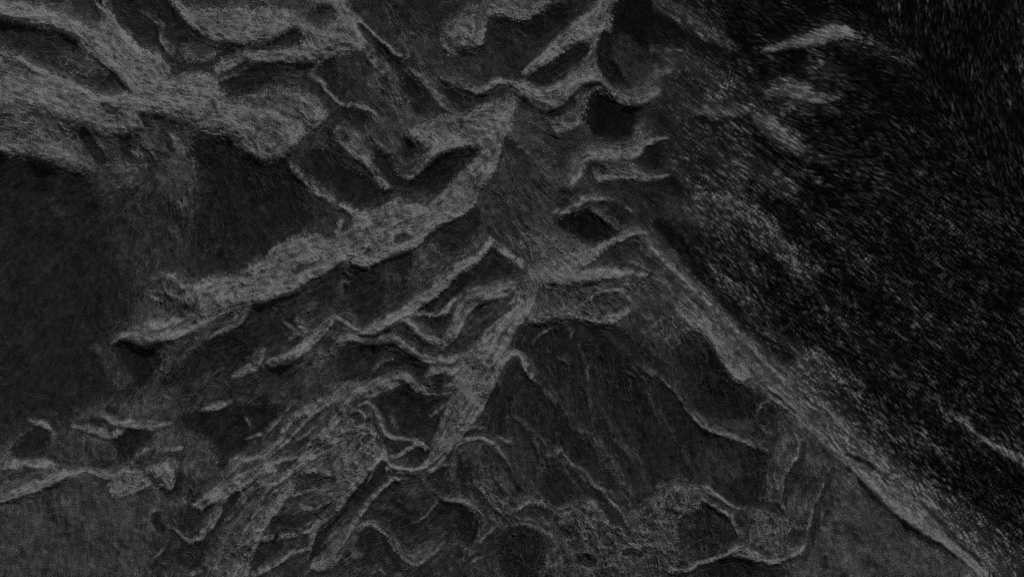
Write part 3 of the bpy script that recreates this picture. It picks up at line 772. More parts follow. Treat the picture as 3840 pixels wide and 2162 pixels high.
S 44 1180,1330,14 1280,1300,16 1360,1330,14 s=12
S 28 1120,1040,20 1240,1050,24 s=20
S 28 880,1060,18 930,1110,22 s=18
S 28 560,1060,20 620,1040,22 s=20
S 29 700,980,22 760,1010,22 s=20
z 0 1081 1920
S 50 1240,760,16 1330,720,20 1420,640,18 1500,560,14 s=12
S 50 1560,620,14 1640,580,18 1720,540,14 s=12
S 49 1480,780,14 1560,720,18 1640,650,16 s=12
S 50 1120,1020,16 1220,960,20 1320,890,18 1420,850,14 s=12
S 48 1620,1290,20 1700,1210,22 1780,1130,18 1850,1050,14 s=14
S 48 1060,1330,20 1150,1240,24 1250,1130,20 1330,1050,16 s=14
S 47 1640,1420,16 1720,1330,18 1790,1240,14 s=12
S 45 2080,1180,14 2150,1130,16 2200,1060,14 s=12
S 30 1150,1180,14 1210,1110,16 1260,1050,12 s=12
S 30 1500,830,16 1560,800,16 s=14
S 46 1420,150,14 1480,210,16 1540,240,12 s=12
S 44 760,470,16 830,400,18 900,320,14 s=16
S 42 980,520,16 1060,440,18 1120,400,14 s=18
"""
LANDFORMS = """
ground|terrain|terrain|mottled grey stony ground that lies between all the named ridges and hollows
left_plain|sand_plain|plain|wide smooth dark grey sand plain filling the left edge of the picture
ripple_plain|gravel_plain|plain|near-black plain with fine slanting streaks of pale rubble along the right edge
strand_b|rock_ridge|ridge|slim pale ridge slanting down from the top edge, left of the forked dark hollow
basin_nw|sand_hollow|hollow|forked dark hollow at the top left with a tail pointing right
upland_n|rubble_upland|upland|pale rubble upland at the top left wrapped around the forked dark hollow
basin_oval|sand_hollow|hollow|dark oval hollow just below the tail of the forked hollow
basin_n2|sand_hollow|hollow|dark hollow right of the oval one, crossed below by a thin pale thread
upland_mid|rubble_upland|upland|broad pale upland in the upper left, narrowing to the right above the dark triangular basin
basin_w|sand_hollow|hollow|long dark hollow at the upper left edge between two pale bands
upland_w|rubble_upland|upland|pale rubble band entering at the left edge below the long dark hollow
terrace_w|slope|slope|finely grooved grey slope at the left edge, directly above the wide sand plain
basin_big|sand_basin|basin|large dark triangular basin above the long pale central ridge
basin_n3|sand_hollow|hollow|dark hollow on the top edge between the upland and the pale loop
loop_n|rubble_loop|ridge|pale mottled loop of rubble at the top edge, left of the slanting pale ridge
basin_nc|sand_hollow|hollow|dark hollow under the pale loop, bounded on the right by the slanting pale ridge
ridge_ne|rock_ridge|ridge|wide pale ridge slanting down left from the top edge
wedge_n|sand_hollow|hollow|small black wedge under the pale ridge that slants from the top edge
ridge_ne2|rock_ridge|ridge|pale curved ridge under the small black wedge
basin_wave|sand_hollow|hollow|shallow dark hollow under the thin wavy pale line near the top centre
shoulder|rock_shoulder|ridge|broad pale shoulder above the black lens-shaped hollow
lens|sand_hollow|hollow|black lens-shaped hollow just above the upper end of the central ridge
gully_n|gully|gully|dark narrow gully running down to the left tip of the lens-shaped hollow
main_ridge|rock_ridge|ridge|longest and palest ridge, rising from the left plain to the peak near the centre
peak|peak_slope|peak|dark-topped triangular slope of the central peak, right of the longest pale ridge
pit_ne|sand_hollow|hollow|nearly black round hollow in the upper right, beneath the pale curved ridge
pit_e|sand_hollow|hollow|small black hollow right of the thin forked pale line, near the gravel plain
streak_ne|rubble_streak|rubble bank|highest pale smear of rubble on the black plain at the upper right
streak_e|rubble_streak|rubble bank|pale crooked rubble bank on the black plain below the highest smear
streak_e2|rubble_streak|rubble bank|short pale rubble bank slanting down right at the edge of the black plain
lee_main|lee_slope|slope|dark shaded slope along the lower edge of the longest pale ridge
basin_sw|sand_hollow|hollow|dark hollow between the longest ridge and two short pale spurs below it
tri_w|sand_hollow|hollow|dark triangular hollow under the left end of the longest pale ridge
spur_a|rock_spur|ridge|shorter pale spur, left of its larger neighbour, standing in the dark hollow
spur_b|rock_spur|ridge|longer pale spur with a forked upper end, right of the shorter one
basin_c|sand_hollow|hollow|dark hollow bordered by a thin pale line, left of the lens-shaped hollow
second_ridge|rock_ridge|ridge|second pale ridge, lower and thinner, parallel to the longest ridge
hollow_a|sand_hollow|hollow|dark pointed hollow just below the central peak slope
hollow_b|sand_hollow|hollow|blackest slim hollow along the lower side of the second ridge
hollow_c|sand_hollow|hollow|dark hooked hollow under the thin pale line right of the second ridge's foot
ridge_e|rock_ridge|ridge|pale ridge running right from the centre beneath the black diamond hollow
bow|rock_ridge|ridge|thin pale bow-shaped ridge over the black diamond hollow
diamond|sand_hollow|hollow|black diamond-shaped hollow right of the central peak slope
apron_dark|sand_hollow|hollow|dark patch between the two branches of the pale ridge right of the centre
slope_e|slope|slope|long mottled grey slope falling along the edge of the black gravel plain
bench|rubble_bench|slope|grey bench of rubble forming the upper rim of the great dark basin
central_spine|rock_ridge|ridge|straight wide pale spine running down left from the centre, beside the great dark basin
left_braid|rock_ridge|ridge|winding pale ridge that curls left of the wide straight spine
hollow_d|sand_hollow|hollow|dark hollow between the winding ridge and the wide straight spine
hollow_e|sand_hollow|hollow|dark hollow under the foot of the second ridge, left of a thin pale thread
hollow_f|sand_hollow|hollow|dark hollow under the thin wavy line, in the middle left of the wide spine
great_basin|sand_basin|basin|great dark basin with faint pale scratches, lower right of the centre
sw_plain|sand_plain|plain|smooth dark grey plain filling the lower left corner
ridge_sw|rock_ridge|ridge|pale ridge entering at the left edge along the top of the lower left plain
hollow_g|sand_hollow|hollow|dark round hollow near the left edge above the lower left ridge
hollow_h|sand_hollow|hollow|dark round hollow above the pale knoll at the lower left
knoll_sw|rock_knoll|knoll|pale lumpy knoll at the right end of the lower left ridge
basin_sc|sand_basin|basin|dark basin with one short pale dash, upper left of the braided pale ridges
braid_a|rock_ridge|ridge|pale braided ridge running up right from the lower left, the thicker of two
braid_b|rock_ridge|ridge|pale braided ridge along the edge of the dark basin, the upper of two
braid_c|rock_ridge|ridge|pale ridge mass of the lower centre, just left of the foot of the wide spine
hollow_i|sand_hollow|hollow|dark hollow between pale threads at the lower centre left
hollow_j|sand_hollow|hollow|dark slot near the bottom edge, right of the widest pale band
braid_d|rock_ridge|ridge|pale band that widens downward to the bottom edge, left of centre
arc_s|rock_ridge|ridge|pale hook-shaped ridge near the bottom, right of the lower left plain
hollow_k|sand_hollow|hollow|dark hollow enclosed on the left of the wide spine's lower half
hollow_l|sand_hollow|hollow|small dark round hollow above the curved foot of the wide spine
gully_s|gully|gully|straight dark gully slanting down left from the foot of the wide spine
saddle_s|rubble_saddle|ridge|pale rubble saddle below the great basin, left of the hummocks
hollow_m|sand_hollow|hollow|dark hollow above the hummocky rubble, at the bottom of the great basin
hummocks|rubble_hummocks|rubble|pitted hummocky grey rubble along the bottom, right of centre
hollow_n|sand_hollow|hollow|dark hollow below the saddle's left branch, near the bottom centre
hollow_o|sand_hollow|hollow|dark hollow under the pale V-shaped line near the bottom
hollow_p|sand_hollow|hollow|smooth dark hollow at the bottom edge, under a faint pale rim
arc_e|rock_ridge|ridge|slim pale arc crossing the right side of the great dark basin
apron|slope|slope|smooth grey slope filling the lower right corner left of the straight lip
rib_a|rock_rib|ridge|pale rib bounding the right side of the great dark basin
knoll_se|rock_knoll|knoll|pale knoll with a rounded rim near the bottom right, left of the smooth slope
hollow_q|sand_hollow|hollow|dark hollow left of the rimmed knoll near the bottom right
lip|rock_lip|ridge|straight pale lip between the smooth lower right slope and the black plain
streak_se|rubble_streak|rubble bank|thin pale rubble streak reaching the right edge near the bottom
"""
R_EDGE, R_BAND, R_MASS, TONE_GAIN = 2.0, 18.0, 70.0, 1.0
# ------------------------------------------------------------------ survey -> plan grids
CW, CH = 1288, 725                 # plan grid cells across / down the surveyed ground

def fft_noise(shape, lo, hi, seed, slope=1.0):
    r = np.random.default_rng(seed)
    f = np.fft.rfft2(r.standard_normal(shape))
    ky = np.fft.fftfreq(shape[0])[:, None]
    kx = np.fft.rfftfreq(shape[1])[None, :]
    k = np.sqrt(kx * kx + ky * ky) + 1e-9
    lam = 1.0 / k
    w = np.where((lam >= lo) & (lam <= hi), lam ** slope, 0.0)
    n = np.fft.irfft2(f * w, s=shape)
    return (n / n.std()).astype(np.float32)

def blur(a, s):
    p = int(4 * s) + 2
    b = np.pad(a, p, mode='reflect' if p < min(a.shape) else 'edge')
    ky = np.fft.fftfreq(b.shape[0])[:, None]
    kx = np.fft.rfftfreq(b.shape[1])[None, :]
    g = np.exp(-2 * (math.pi * s) ** 2 * (kx * kx + ky * ky))
    return np.fft.irfft2(np.fft.rfft2(b) * g, s=b.shape)[p:-p, p:-p].astype(np.float32)

def spline(pts, closed, n=4):
    p = np.asarray(pts, float)
    m = len(p)
    out = []
    rngk = range(m) if closed else range(m - 1)
    for i in rngk:
        if closed:
            a, b, c, d = p[(i - 1) % m], p[i], p[(i + 1) % m], p[(i + 2) % m]
        else:
            a, b, c, d = p[max(i - 1, 0)], p[i], p[i + 1], p[min(i + 2, m - 1)]
        for t in np.arange(n) / n:
            out.append(0.5 * (2 * b + (c - a) * t + (2 * a - 5 * b + 4 * c - d) * t * t + (3 * b - a - 3 * c + d) * t ** 3))
    if not closed:
        out.append(p[-1])
    return np.array(out)

wx = 0.55 * fft_noise((CH, CW), 14, 70, 11, 0.9) + 0.22 * fft_noise((CH, CW), 3, 12, 12, 0.6)
wy = 0.55 * fft_noise((CH, CW), 14, 70, 13, 0.9) + 0.22 * fft_noise((CH, CW), 3, 12, 14, 0.6)
gy, gx = np.mgrid[0:CH, 0:CW].astype(np.float32)
gx = gx + 0.5
gy = gy + 0.5
WX, WY = gx + wx, gy + wy
VAR = fft_noise((CH, CW), 8, 45, 17, 0.7)
JX, JY = fft_noise((CH, CW), 2, 9, 15, 0.6), fft_noise((CH, CW), 2, 9, 16, 0.6)

tone = np.full((CH, CW), 36.0, np.float32)
crest = np.zeros((CH, CW), np.float32)
owner = np.zeros((CH, CW), np.int16)
own_keys = ['ground']
ox = oy = 0.0
un = 6.0
for line in SURVEY.strip().splitlines():
    tk = line.split()
    if not tk or tk[0] == '#' or tk[0].startswith('#'):
        continue
    if tk[0] == '@':
        ox, oy, un = int(tk[2]) * 429.17, int(tk[1]) * 241.75, 6.0
        continue
    if tk[0] == 'z':               # a closer sheet: its left, top and right, 2576 units across
        x0, y0, x1 = (float(q) * CW / 3840.0 for q in tk[1:4])
        ox, oy, un = x0, y0, 2576.0 / (x1 - x0)
        continue
    val = float(tk[1])
    soft, share, cliff, own = 16.0, 1.0, 0.0, None
    pts = []
    for t in tk[2:]:
        if '=' in t:
            k, v = t.split('=')
            if k == 's': soft = float(v)
            elif k == 'a': share = float(v)
            elif k == 'c': cliff = float(v)
            else: own = v
        else:
            pts.append([float(q) for q in t.split(',')])
    pts = np.array(pts)
    pts[:, 0] = pts[:, 0] / un + ox
    pts[:, 1] = pts[:, 1] / un + oy
    soft = max(soft / un, 1.0)
    closed = tk[0] == 'P'
    soft *= 1.5 if closed else 1.0
    hw = 0.0
    if not closed:
        pts[:, 2] = pts[:, 2] / (2 * un)
        hw = pts[:, 2].max()
    big = closed and (np.ptp(pts[:, 0]) > 900)
    c = pts if big else spline(pts, closed, 3)
    mg = soft * 3.5 + hw + 9 + (hw * 5 if cliff else 0)
    x0 = int(max(c[:, 0].min() - mg, 0)); x1 = int(min(c[:, 0].max() + mg, CW))
    y0 = int(max(c[:, 1].min() - mg, 0)); y1 = int(min(c[:, 1].max() + mg, CH))
    if x1 <= x0 or y1 <= y0:
        continue
    jit = (0.24 if closed else 0.07) * min(soft, 9.0)
    X, Y = WX[y0:y1, x0:x1] + jit * JX[y0:y1, x0:x1], WY[y0:y1, x0:x1] + jit * JY[y0:y1, x0:x1]
    A = c
    B = np.roll(c, -1, 0) if closed else None
    best = np.full(X.shape, 1e9, np.float32)
    if closed:
        inside = np.zeros(X.shape, bool)
        for a, b in zip(A, B):
            ax, ay, bx, by = a[0], a[1], b[0], b[1]
            dx, dy = bx - ax, by - ay
            L = dx * dx + dy * dy
            if L < 1e-9:
                continue
            t = np.clip(((X - ax) * dx + (Y - ay) * dy) / L, 0, 1)
            d = (X - ax - t * dx) ** 2 + (Y - ay - t * dy) ** 2
            np.minimum(best, d, out=best)
            if abs(dy) > 1e-9:
                cr = ((ay > Y) != (by > Y)) & (X < dx * (Y - ay) / dy + ax)
                inside ^= cr
        sd = np.sqrt(best)
        sd = np.where(inside, -sd, sd)
    else:
        sn = np.zeros(X.shape, np.float32)
        side = np.zeros(X.shape, np.float32)
        along = np.zeros(X.shape, np.float32)
        seglen = np.hypot(np.diff(A[:, 0]), np.diff(A[:, 1]))
        start = np.concatenate([[0], np.cumsum(seglen)])
        for si_, (a, b) in enumerate(zip(A[:-1], A[1:])):
            dx, dy = b[0] - a[0], b[1] - a[1]
            L = dx * dx + dy * dy
            if L < 1e-9:
                continue
            tr = ((X - a[0]) * dx + (Y - a[1]) * dy) / L
            t = np.clip(tr, 0, 1)
            w = a[2] + (b[2] - a[2]) * t
            d = np.sqrt((X - a[0] - t * dx) ** 2 + (Y - a[1] - t * dy) ** 2) - w
            q = math.sqrt(L)
            sg = 1.0 if dx > 0 else -1.0
            perp = ((Y - a[1] - t * dy) * dx - (X - a[0] - t * dx) * dy) / q * sg
            hit = d < best
            side = np.where(hit, perp, side)
            along = np.where(hit, start[si_] + t * q, along)
            if cliff:
                s_ = perp / np.maximum(w, 1.0)
                off = np.abs(tr - t) * q / np.maximum(w, 1.0)
                prof = cliff * np.clip((s_ + 5) / 6, 0, 1) * np.clip((1.3 - s_) / 0.6, 0, 1) * np.clip(1 - off / 3, 0, 1)
                sn = np.where(hit, prof, sn)
            best = np.minimum(best, d)
        sd = best
        if cliff:
            crest[y0:y1, x0:x1] = np.maximum(crest[y0:y1, x0:x1], sn)
        if val >= 41:              # pale strips: crisp foot, scree thinning out uphill; ends peter out
            uph = np.clip(-side / (hw + soft), 0, 1)
            sd = np.where(sd > -0.5 * soft, (sd + 0.5 * soft) / (1 + 1.2 * uph) - 0.5 * soft, sd)
            if 2 * hw < 14:
                tl = start[-1]
                fade = np.clip(np.minimum(along, tl - along) / max(min(0.3 * tl, 25), 1e-3), 0, 1)
                share = share * (0.45 + 0.55 * fade) * np.clip(0.93 + 0.20 * VAR[y0:y1, x0:x1], 0.3, 1.1)
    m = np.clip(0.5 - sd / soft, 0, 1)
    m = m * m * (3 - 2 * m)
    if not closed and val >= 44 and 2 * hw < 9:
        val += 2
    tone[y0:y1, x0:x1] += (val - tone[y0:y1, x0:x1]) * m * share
    if own:
        if own not in own_keys:
            own_keys.append(own)
        owner[y0:y1, x0:x1][m > 0.5] = own_keys.index(own)

# grain direction of the ground (degrees, downwards to the right positive), known at a few places
GD = np.array([(2430, 120, 82), (2540, 380, 70), (2300, 40, 85), (2050, 130, 22), (2200, 160, 24), (2150, 430, 27), (2420, 500, 36), (1900, 340, 30), (2100, 700, 36), (2450, 800, 34),
               (2300, 1050, 42), (2500, 1250, 50), (2050, 930, 40), (2250, 1230, 42), (1800, 620, 45), (1700, 200, 40), (150, 800, -52), (150, 560, -40), (150, 1300, 88), (350, 1350, 88),
               (1700, 1050, 82), (1500, 1100, 75), (200, 250, 24), (60, 130, 20), (1100, 900, -45), (700, 1200, -48), (2250, 1400, 85), (1950, 1250, 80), (1000, 200, 62), (520, 130, 14),
               (330, 700, 88), (700, 560, 70), (1000, 560, -25), (700, 680, -18), (1250, 520, 55), (1300, 250, 10), (1200, 120, 50), (1350, 1330, 70), (1000, 1330, -45)], float)
th = np.zeros((CH // 4 + 1, CW // 4 + 1)); co = th.copy(); si = th.copy()
qy, qx = np.mgrid[0:th.shape[0], 0:th.shape[1]] * 8.0
for px, py, ang in GD:
    wgt = 1.0 / (((qx - px) ** 2 + (qy - py) ** 2) + 900.0) ** 1.5
    co += wgt * math.cos(2 * math.radians(ang)); si += wgt * math.sin(2 * math.radians(ang))
ang = 0.5 * np.arctan2(si, co)
dirx = np.cos(ang)[(np.arange(CH) // 4)][:, np.arange(CW) // 4]
diry = np.sin(ang)[(np.arange(CH) // 4)][:, np.arange(CW) // 4]

# along strips and edges the grain follows the landform itself
tb = blur(tone, 3.0)
ty, tx = np.gradient(tb)
jxx, jyy, jxy = blur(tx * tx, 6.0), blur(ty * ty, 6.0), blur(tx * ty, 6.0)
coh = np.sqrt((jxx - jyy) ** 2 + 4 * jxy ** 2)
c2, s2 = -(jxx - jyy), -2 * jxy            # doubled angle of the direction along the edge
wgt = np.clip(coh / (np.percentile(coh, 60) + 1e-6), 0, 6.0)
DX, DY = gx * 2, gy * 2
def ramp(a, b, v):
    t = np.clip((v - a) / (b - a), 0, 1)
    return t * t * (3 - 2 * t)
edge = np.interp(DY[:, 0], [0, 350, 560, 700, 880, 1130, 1270, 1450], [1880, 1890, 1890, 1920, 2070, 2320, 2460, 2650])[:, None]
W = ramp(-340, 0, DX - edge)
wgt = wgt * (1 - ramp(-260, -60, DX - edge))
nrm = coh + 1e-6
dc = (dirx * dirx - diry * diry) + wgt * c2 / nrm
ds = 2 * dirx * diry + wgt * s2 / nrm
dang = 0.5 * np.arctan2(ds, dc)
dirx, diry = np.cos(dang), np.sin(dang)

def comb(n, length):
    acc = n.copy()
    for sgn in (-1, 1):
        X, Y = gx - 0.5, gy - 0.5
        px, py = None, None
        for k in range(length):
            ix = np.clip(np.rint(X).astype(int), 0, CW - 1); iy = np.clip(np.rint(Y).astype(int), 0, CH - 1)
            ex, ey = dirx[iy, ix], diry[iy, ix]
            if px is None:
                ex, ey = ex * sgn, ey * sgn
            else:
                f = np.where(ex * px + ey * py < 0, -1.0, 1.0)
                ex, ey = ex * f, ey * f
            px, py = ex, ey
            X = X + ex; Y = Y + ey
            ix = np.clip(np.rint(X).astype(int), 0, CW - 1); iy = np.clip(np.rint(Y).astype(int), 0, CH - 1)
            acc += n[iy, ix]
    return (acc / (2 * length + 1)).astype(np.float32)

def combed(seed, width, length):
    n = comb(blur(np.random.default_rng(seed).standard_normal((CH, CW)).astype(np.float32), width), length)
    return n / n.std()

streak = combed(21, 0.32, 3)       # wind-combed rubble of the right-hand plain
grain = combed(22, 0.6, 1)         # rubble everywhere else
strata = combed(23, 1.2, 7)       # long faint bands that follow the slopes
# scree drifts thin out uphill of each pale band (its foot stays crisp)
up = np.zeros_like(tone)
for k in range(1, 26):
    up = np.maximum(up, np.concatenate([tone[k:], np.repeat(tone[-1:], k, 0)]) * math.exp(-k / 20.0) * 0.92)
drift = np.clip(0.45 + 0.5 * fft_noise((CH, CW), 10, 60, 35, 0.8), 0, 1)
foot = np.clip(tone - np.concatenate([tone[5:], np.repeat(tone[-1:], 5, 0)]), 0, 30)
tone = tone + np.clip(up - tone, 0, None) * drift * 0.55 * (1 - 0.6 * W) + 0.42 * foot * (1 - W)
hp = np.clip(tone - blur(tone, 2.2), -3, 17)
tone = 0.52 * tone + 0.28 * blur(tone, 6.0) + 0.20 * blur(tone, 16.0) + 1.25 * hp
low14 = np.concatenate([tone[13:], np.repeat(tone[-1:], 13, 0)])
nearfoot = blur(np.clip((tone - low14) / 22.0, 0, 1), 1.5)
bright = np.clip((tone - 40) / 12.0, 0, 1) * (1 - W)
tone = tone * (1 - bright * (0.11 - 0.24 * nearfoot))
tone = np.where(tone < 52, tone * (np.maximum(tone, 1) / 52) ** 0.62, tone * 1.09)
# thin crests and rills: fine webs that follow the slopes
calm = np.isin(owner, [own_keys.index(k) for k in ('left_plain', 'sw_plain', 'apron')]).astype(np.float32)
calm = blur(calm, 18.0)
def web(seed, width, length, sharp):
    n = combed(seed, width, length)
    return np.exp(-(n / sharp) ** 2)
w1, w2 = web(25, 2.0, 16, 0.26), web(26, 1.2, 9, 0.30)
wob = combed(28, 2.0, 5)
iso = 0.75 * fft_noise((CH, CW), 9, 40, 27, 0.9) + 0.35 * wob
w3 = np.exp(-(iso / 0.17) ** 2)
iso2 = 0.8 * fft_noise((CH, CW), 6, 20, 37, 0.8) + 0.3 * wob
w4 = np.exp(-(iso2 / 0.22) ** 2)
patchy = np.clip(0.5 + 0.6 * fft_noise((CH, CW), 25, 130, 29, 0.9), 0, 1.3)
patch2 = np.clip(0.5 + 0.6 * fft_noise((CH, CW), 25, 130, 39, 0.9), 0, 1.3)
webs = ((w1 - 0.26) * 0.34 * patch2 + (w2 - 0.3) * 0.24 + (w3 - 0.16) * 0.36 * patchy + (w4 - 0.2) * 0.16 * (1.3 - patchy))
lacy = blur(np.isin(owner, [own_keys.index(k) for k in ('hummocks', 'saddle_s', 'braid_c', 'braid_d', 'knoll_se', 'hollow_p', 'hollow_q', 'hollow_n', 'hollow_o')]).astype(np.float32), 8.0)
webs = webs + lacy * ((w4 - 0.2) * 0.26 + (w3 - 0.16) * 0.16 + (w2 - 0.3) * 0.14)
webs = webs * (1 - 0.5 * calm) * (1 - 0.7 * W)
# loose combed ground
tcomb = 0.3 * comb(blur(tone, 1.2), 10) + 0.7 * tone
bands = combed(24, 3.0, 30)
gain = np.clip(1.0 + 0.22 * bands + 0.16 * fft_noise((CH, CW), 20, 90, 31, 1.0), 0.1, 2.4)
rub = np.clip(streak + 0.35, 0, 3.0) ** 1.2 * 1.15
lowr = ramp(200, 650, DY)
hold = np.clip((tcomb - 34) / 16.0, 0, 1)      # banks of packed rubble keep their body
streaked = tcomb * ((0.55 + 0.13 * hold) + (0.42 - 0.06 * hold) * gain * rub) + gain * rub * (5.6 + 3.0 * lowr) - 1.0
mott = fft_noise((CH, CW), 8, 40, 33, 0.8)
fine = 0.15 * grain + 0.97 * fft_noise((CH, CW), 2.0, 4.2, 34, 0.2)
specks = np.clip(fft_noise((CH, CW), 2.5, 9, 36, 0.5) - 0.6, 0, 2.5) * ramp(-620, -150, DX - edge) * (1 - W)
grainy = tone * (1 + 0.09 * mott + 0.07 * strata + 1.1 * webs - 0.28 * specks) + fine * (4.0 + 0.13 * tone + 1.2 * calm)
tone_f = grainy * (1 - W) + streaked * W
tone_f = np.clip(tone_f * 1.2, 1.5, 130.0)

# ------------------------------------------------------------------ relief from the survey (pale rock stands proud, dark sand fills the lows)
rills = combed(41, 0.9, 5)
E = np.clip((tone - 16.0) / 55.0, 0, 1.25)
rough = 0.30 + 0.9 * blur(E, 3.0)
flat = 1 - 0.55 * W
relief = (R_EDGE * blur(E, 2.0) + R_BAND * blur(E, 8.0) + R_MASS * blur(E, 45.0)
          + 0.45 * blur(crest, 1.0)
          + (5.0 * fft_noise((CH, CW), 40, 220, 51, 1.2) + 0.8 * fft_noise((CH, CW), 9, 45, 52, 1.0)) * rough * flat
          + (0.24 * rills + 0.26 * fft_noise((CH, CW), 2.5, 9, 53, 0.6)) * rough * flat
          + 3.5 * webs + 0.35 * np.clip(streak, -1, 2.5) * W).astype(np.float32)
relief -= relief.mean()
lin = (np.clip(tone_f * TONE_GAIN, 0, 200) / 255.0)
lin = np.where(lin <= 0.04045, lin / 12.92, ((lin + 0.055) / 1.055) ** 2.4)
ALB_DARK, ALB_PALE = 0.004, 0.420
pale = np.clip((lin / 0.235 - ALB_DARK) / (ALB_PALE - ALB_DARK), 0, 1).astype(np.float32)

# ------------------------------------------------------------------ ground grid: fine over the surveyed ground, widening out to the horizon
STEP = 1.68
def axis(a, b):
    core = np.arange(a, b, STEP)
    grow = np.cumsum(STEP * np.concatenate([1.05 ** np.arange(1, 41), 1.05 ** 40 * 1.26 ** np.arange(1, 28)]))
    return np.concatenate([a - grow[::-1], core, core[-1] + grow])
xs, ys = axis(-1130.0, 1130.0), axis(-605.0, 685.0)
NX, NY = len(xs), len(ys)
GX, GY = np.meshgrid(xs, ys)
ct, st = math.cos(TILT), math.sin(TILT)
hx, hy, hz = cam.location
focal = DIST / FW * CW             # plan-grid cells per unit slope

def plan_pos(x, y, z):
    rx, ry, rz = x - hx, y - hy, z - hz
    up = ry * ct + rz * st
    dep = np.maximum(ry * st - rz * ct, 300.0)
    return focal * rx / dep + CW / 2, CH / 2 - focal * up / dep

def reflect(i, n):
    i = np.mod(i, 2 * n)
    return np.where(i > n, 2 * n - i, i)

def sample(a, u, v):
    u = np.clip(reflect(u, CW) - 0.5, 0, CW - 1.001); v = np.clip(reflect(v, CH) - 0.5, 0, CH - 1.001)
    iu = u.astype(np.int32); iv = v.astype(np.int32)
    fu = (u - iu).astype(np.float32); fv = (v - iv).astype(np.float32)
    return (a[iv, iu] * (1 - fu) + a[iv, iu + 1] * fu) * (1 - fv) + (a[iv + 1, iu] * (1 - fu) + a[iv + 1, iu + 1] * fu) * fv

far = np.zeros_like(GX)
r2 = np.random.default_rng(5)
for lam, amp in ((5200, 90), (2600, 60), (1500, 34), (800, 18), (430, 9)):
    for _ in range(4):
        a = r2.uniform(0, 2 * math.pi)
        far += amp * 0.5 * np.sin((GX * math.cos(a) + GY * math.sin(a)) * 2 * math.pi / (lam * r2.uniform(0.8, 1.25)) + r2.uniform(0, 6.28))
Z = np.zeros_like(GX)
for it in range(6):
    U, V = plan_pos(GX, GY, Z)
    out = np.maximum(np.maximum(-U, U - CW), np.maximum(-V, V - CH))
    near = np.exp(-(np.clip(out, 0, None) / 260.0) ** 2)
    Zn = sample(relief, U, V) * near + far * (1 - near)
    Z = Zn if it == 0 else 0.5 * Z + 0.5 * Zn
U, V = plan_pos(GX, GY, Z)
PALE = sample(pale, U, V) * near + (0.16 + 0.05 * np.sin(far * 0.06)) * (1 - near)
# which landform each grid cell belongs to
Uc = 0.25 * (U[:-1, :-1] + U[1:, :-1] + U[:-1, 1:] + U[1:, 1:])
Vc = 0.25 * (V[:-1, :-1] + V[1:, :-1] + V[:-1, 1:] + V[1:, 1:])
OW = owner[np.clip(Vc, 0, CH - 1).astype(int), np.clip(Uc, 0, CW - 1).astype(int)]
oc = np.maximum(np.maximum(-Uc, Uc - CW), np.maximum(-Vc, Vc - CH))
OW = np.where(oc > 24, 0, OW)

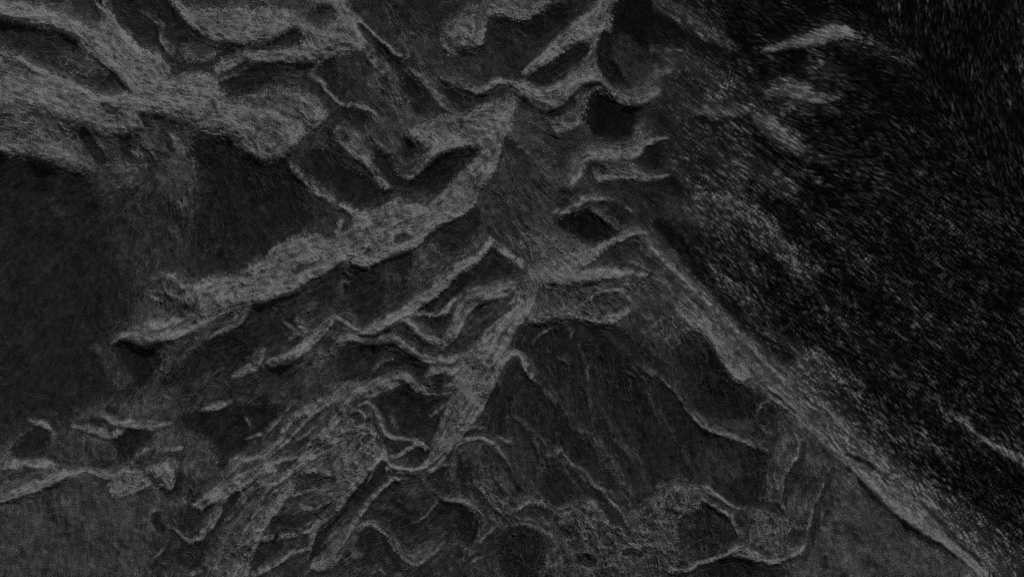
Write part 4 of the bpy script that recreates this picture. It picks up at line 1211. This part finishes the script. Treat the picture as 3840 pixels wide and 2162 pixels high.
# ------------------------------------------------------------------ material: dark basalt sand to pale rubble
def ground_material():
    m = bpy.data.materials.new("rubble_and_sand")
    m.use_nodes = True
    nt = m.node_tree
    n, l = nt.nodes, nt.links
    n.clear()
    at = n.new("ShaderNodeAttribute"); at.attribute_name = "pale_rubble"
    tc = n.new("ShaderNodeNewGeometry")
    nz = n.new("ShaderNodeTexNoise"); nz.inputs["Scale"].default_value = 0.36; nz.inputs["Detail"].default_value = 5.0
    nz.inputs["Roughness"].default_value = 0.7
    l.new(tc.outputs["Position"], nz.inputs["Vector"])
    mr = n.new("ShaderNodeMapRange"); mr.inputs[1].default_value = 0.25; mr.inputs[2].default_value = 0.75
    mr.inputs[3].default_value = 0.45; mr.inputs[4].default_value = 1.55
    l.new(nz.outputs[0], mr.inputs[0])
    mu = n.new("ShaderNodeMath"); mu.operation = 'MULTIPLY'
    l.new(at.outputs["Fac"], mu.inputs[0]); l.new(mr.outputs[0], mu.inputs[1])
    mx = n.new("ShaderNodeMix"); mx.data_type = 'RGBA'
    l.new(mu.outputs[0], mx.inputs[0])
    mx.inputs[6].default_value = (ALB_DARK,) * 3 + (1,)
    mx.inputs[7].default_value = (ALB_PALE,) * 3 + (1,)
    bs = n.new("ShaderNodeBsdfPrincipled")
    bs.inputs["Roughness"].default_value = 0.95
    bs.inputs["Specular IOR Level"].default_value = 0.0
    l.new(mx.outputs[2], bs.inputs["Base Color"])
    bp = n.new("ShaderNodeBump"); bp.inputs["Strength"].default_value = 0.35; bp.inputs["Distance"].default_value = 0.8
    n2 = n.new("ShaderNodeTexNoise"); n2.inputs["Scale"].default_value = 0.5; n2.inputs["Detail"].default_value = 4.0
    l.new(tc.outputs["Position"], n2.inputs["Vector"])
    l.new(n2.outputs[0], bp.inputs["Height"])
    l.new(bp.outputs[0], bs.inputs["Normal"])
    o = n.new("ShaderNodeOutputMaterial")
    l.new(bs.outputs[0], o.inputs[0])
    return m
MAT = ground_material()

# ------------------------------------------------------------------ landforms: every ridge, hollow, plain and slope is its own piece of the terrain
FORMS = {}
for row in LANDFORMS.strip().splitlines():
    k, nm, cat, lab = [q.strip() for q in row.split('|')]
    FORMS[k] = (nm, cat, lab)

vid = np.arange(NX * NY, dtype=np.int32).reshape(NY, NX)
qa, qb, qc, qd = vid[:-1, :-1], vid[:-1, 1:], vid[1:, 1:], vid[1:, :-1]
quads = np.stack([qa, qb, qc, qd], -1).reshape(-1, 4)
P3 = np.stack([GX, GY, Z], -1).reshape(-1, 3).astype(np.float32)
PAL = PALE.reshape(-1).astype(np.float32)
OWf = OW.reshape(-1)
order = np.argsort(OWf, kind='stable')
bounds = np.searchsorted(OWf[order], np.arange(len(own_keys) + 1))
for i, key in enumerate(own_keys):
    sel = order[bounds[i]:bounds[i + 1]]
    if len(sel) < 40:
        continue
    q = quads[sel]
    used, inv = np.unique(q.ravel(), return_inverse=True)
    nm, cat, lab = FORMS[key]
    me = bpy.data.meshes.new(nm)
    me.vertices.add(len(used))
    me.vertices.foreach_set("co", P3[used].ravel())
    me.loops.add(len(inv))
    me.loops.foreach_set("vertex_index", inv.astype(np.int32))
    me.polygons.add(len(q))
    me.polygons.foreach_set("loop_start", np.arange(0, len(inv), 4, dtype=np.int32))
    me.update(calc_edges=True)
    me.polygons.foreach_set("use_smooth", np.zeros(len(q), bool))
    at = me.attributes.new("pale_rubble", 'FLOAT', 'POINT')
    at.data.foreach_set("value", PAL[used])
    me.materials.append(MAT)
    ob = bpy.data.objects.new(nm, me)
    scene.collection.objects.link(ob)
    ob["kind"] = "structure"
    ob["label"] = lab
    ob["category"] = cat
print("built in %.1f s, z %.1f..%.1f" % (time.time() - t_start, Z.min(), Z.max()))
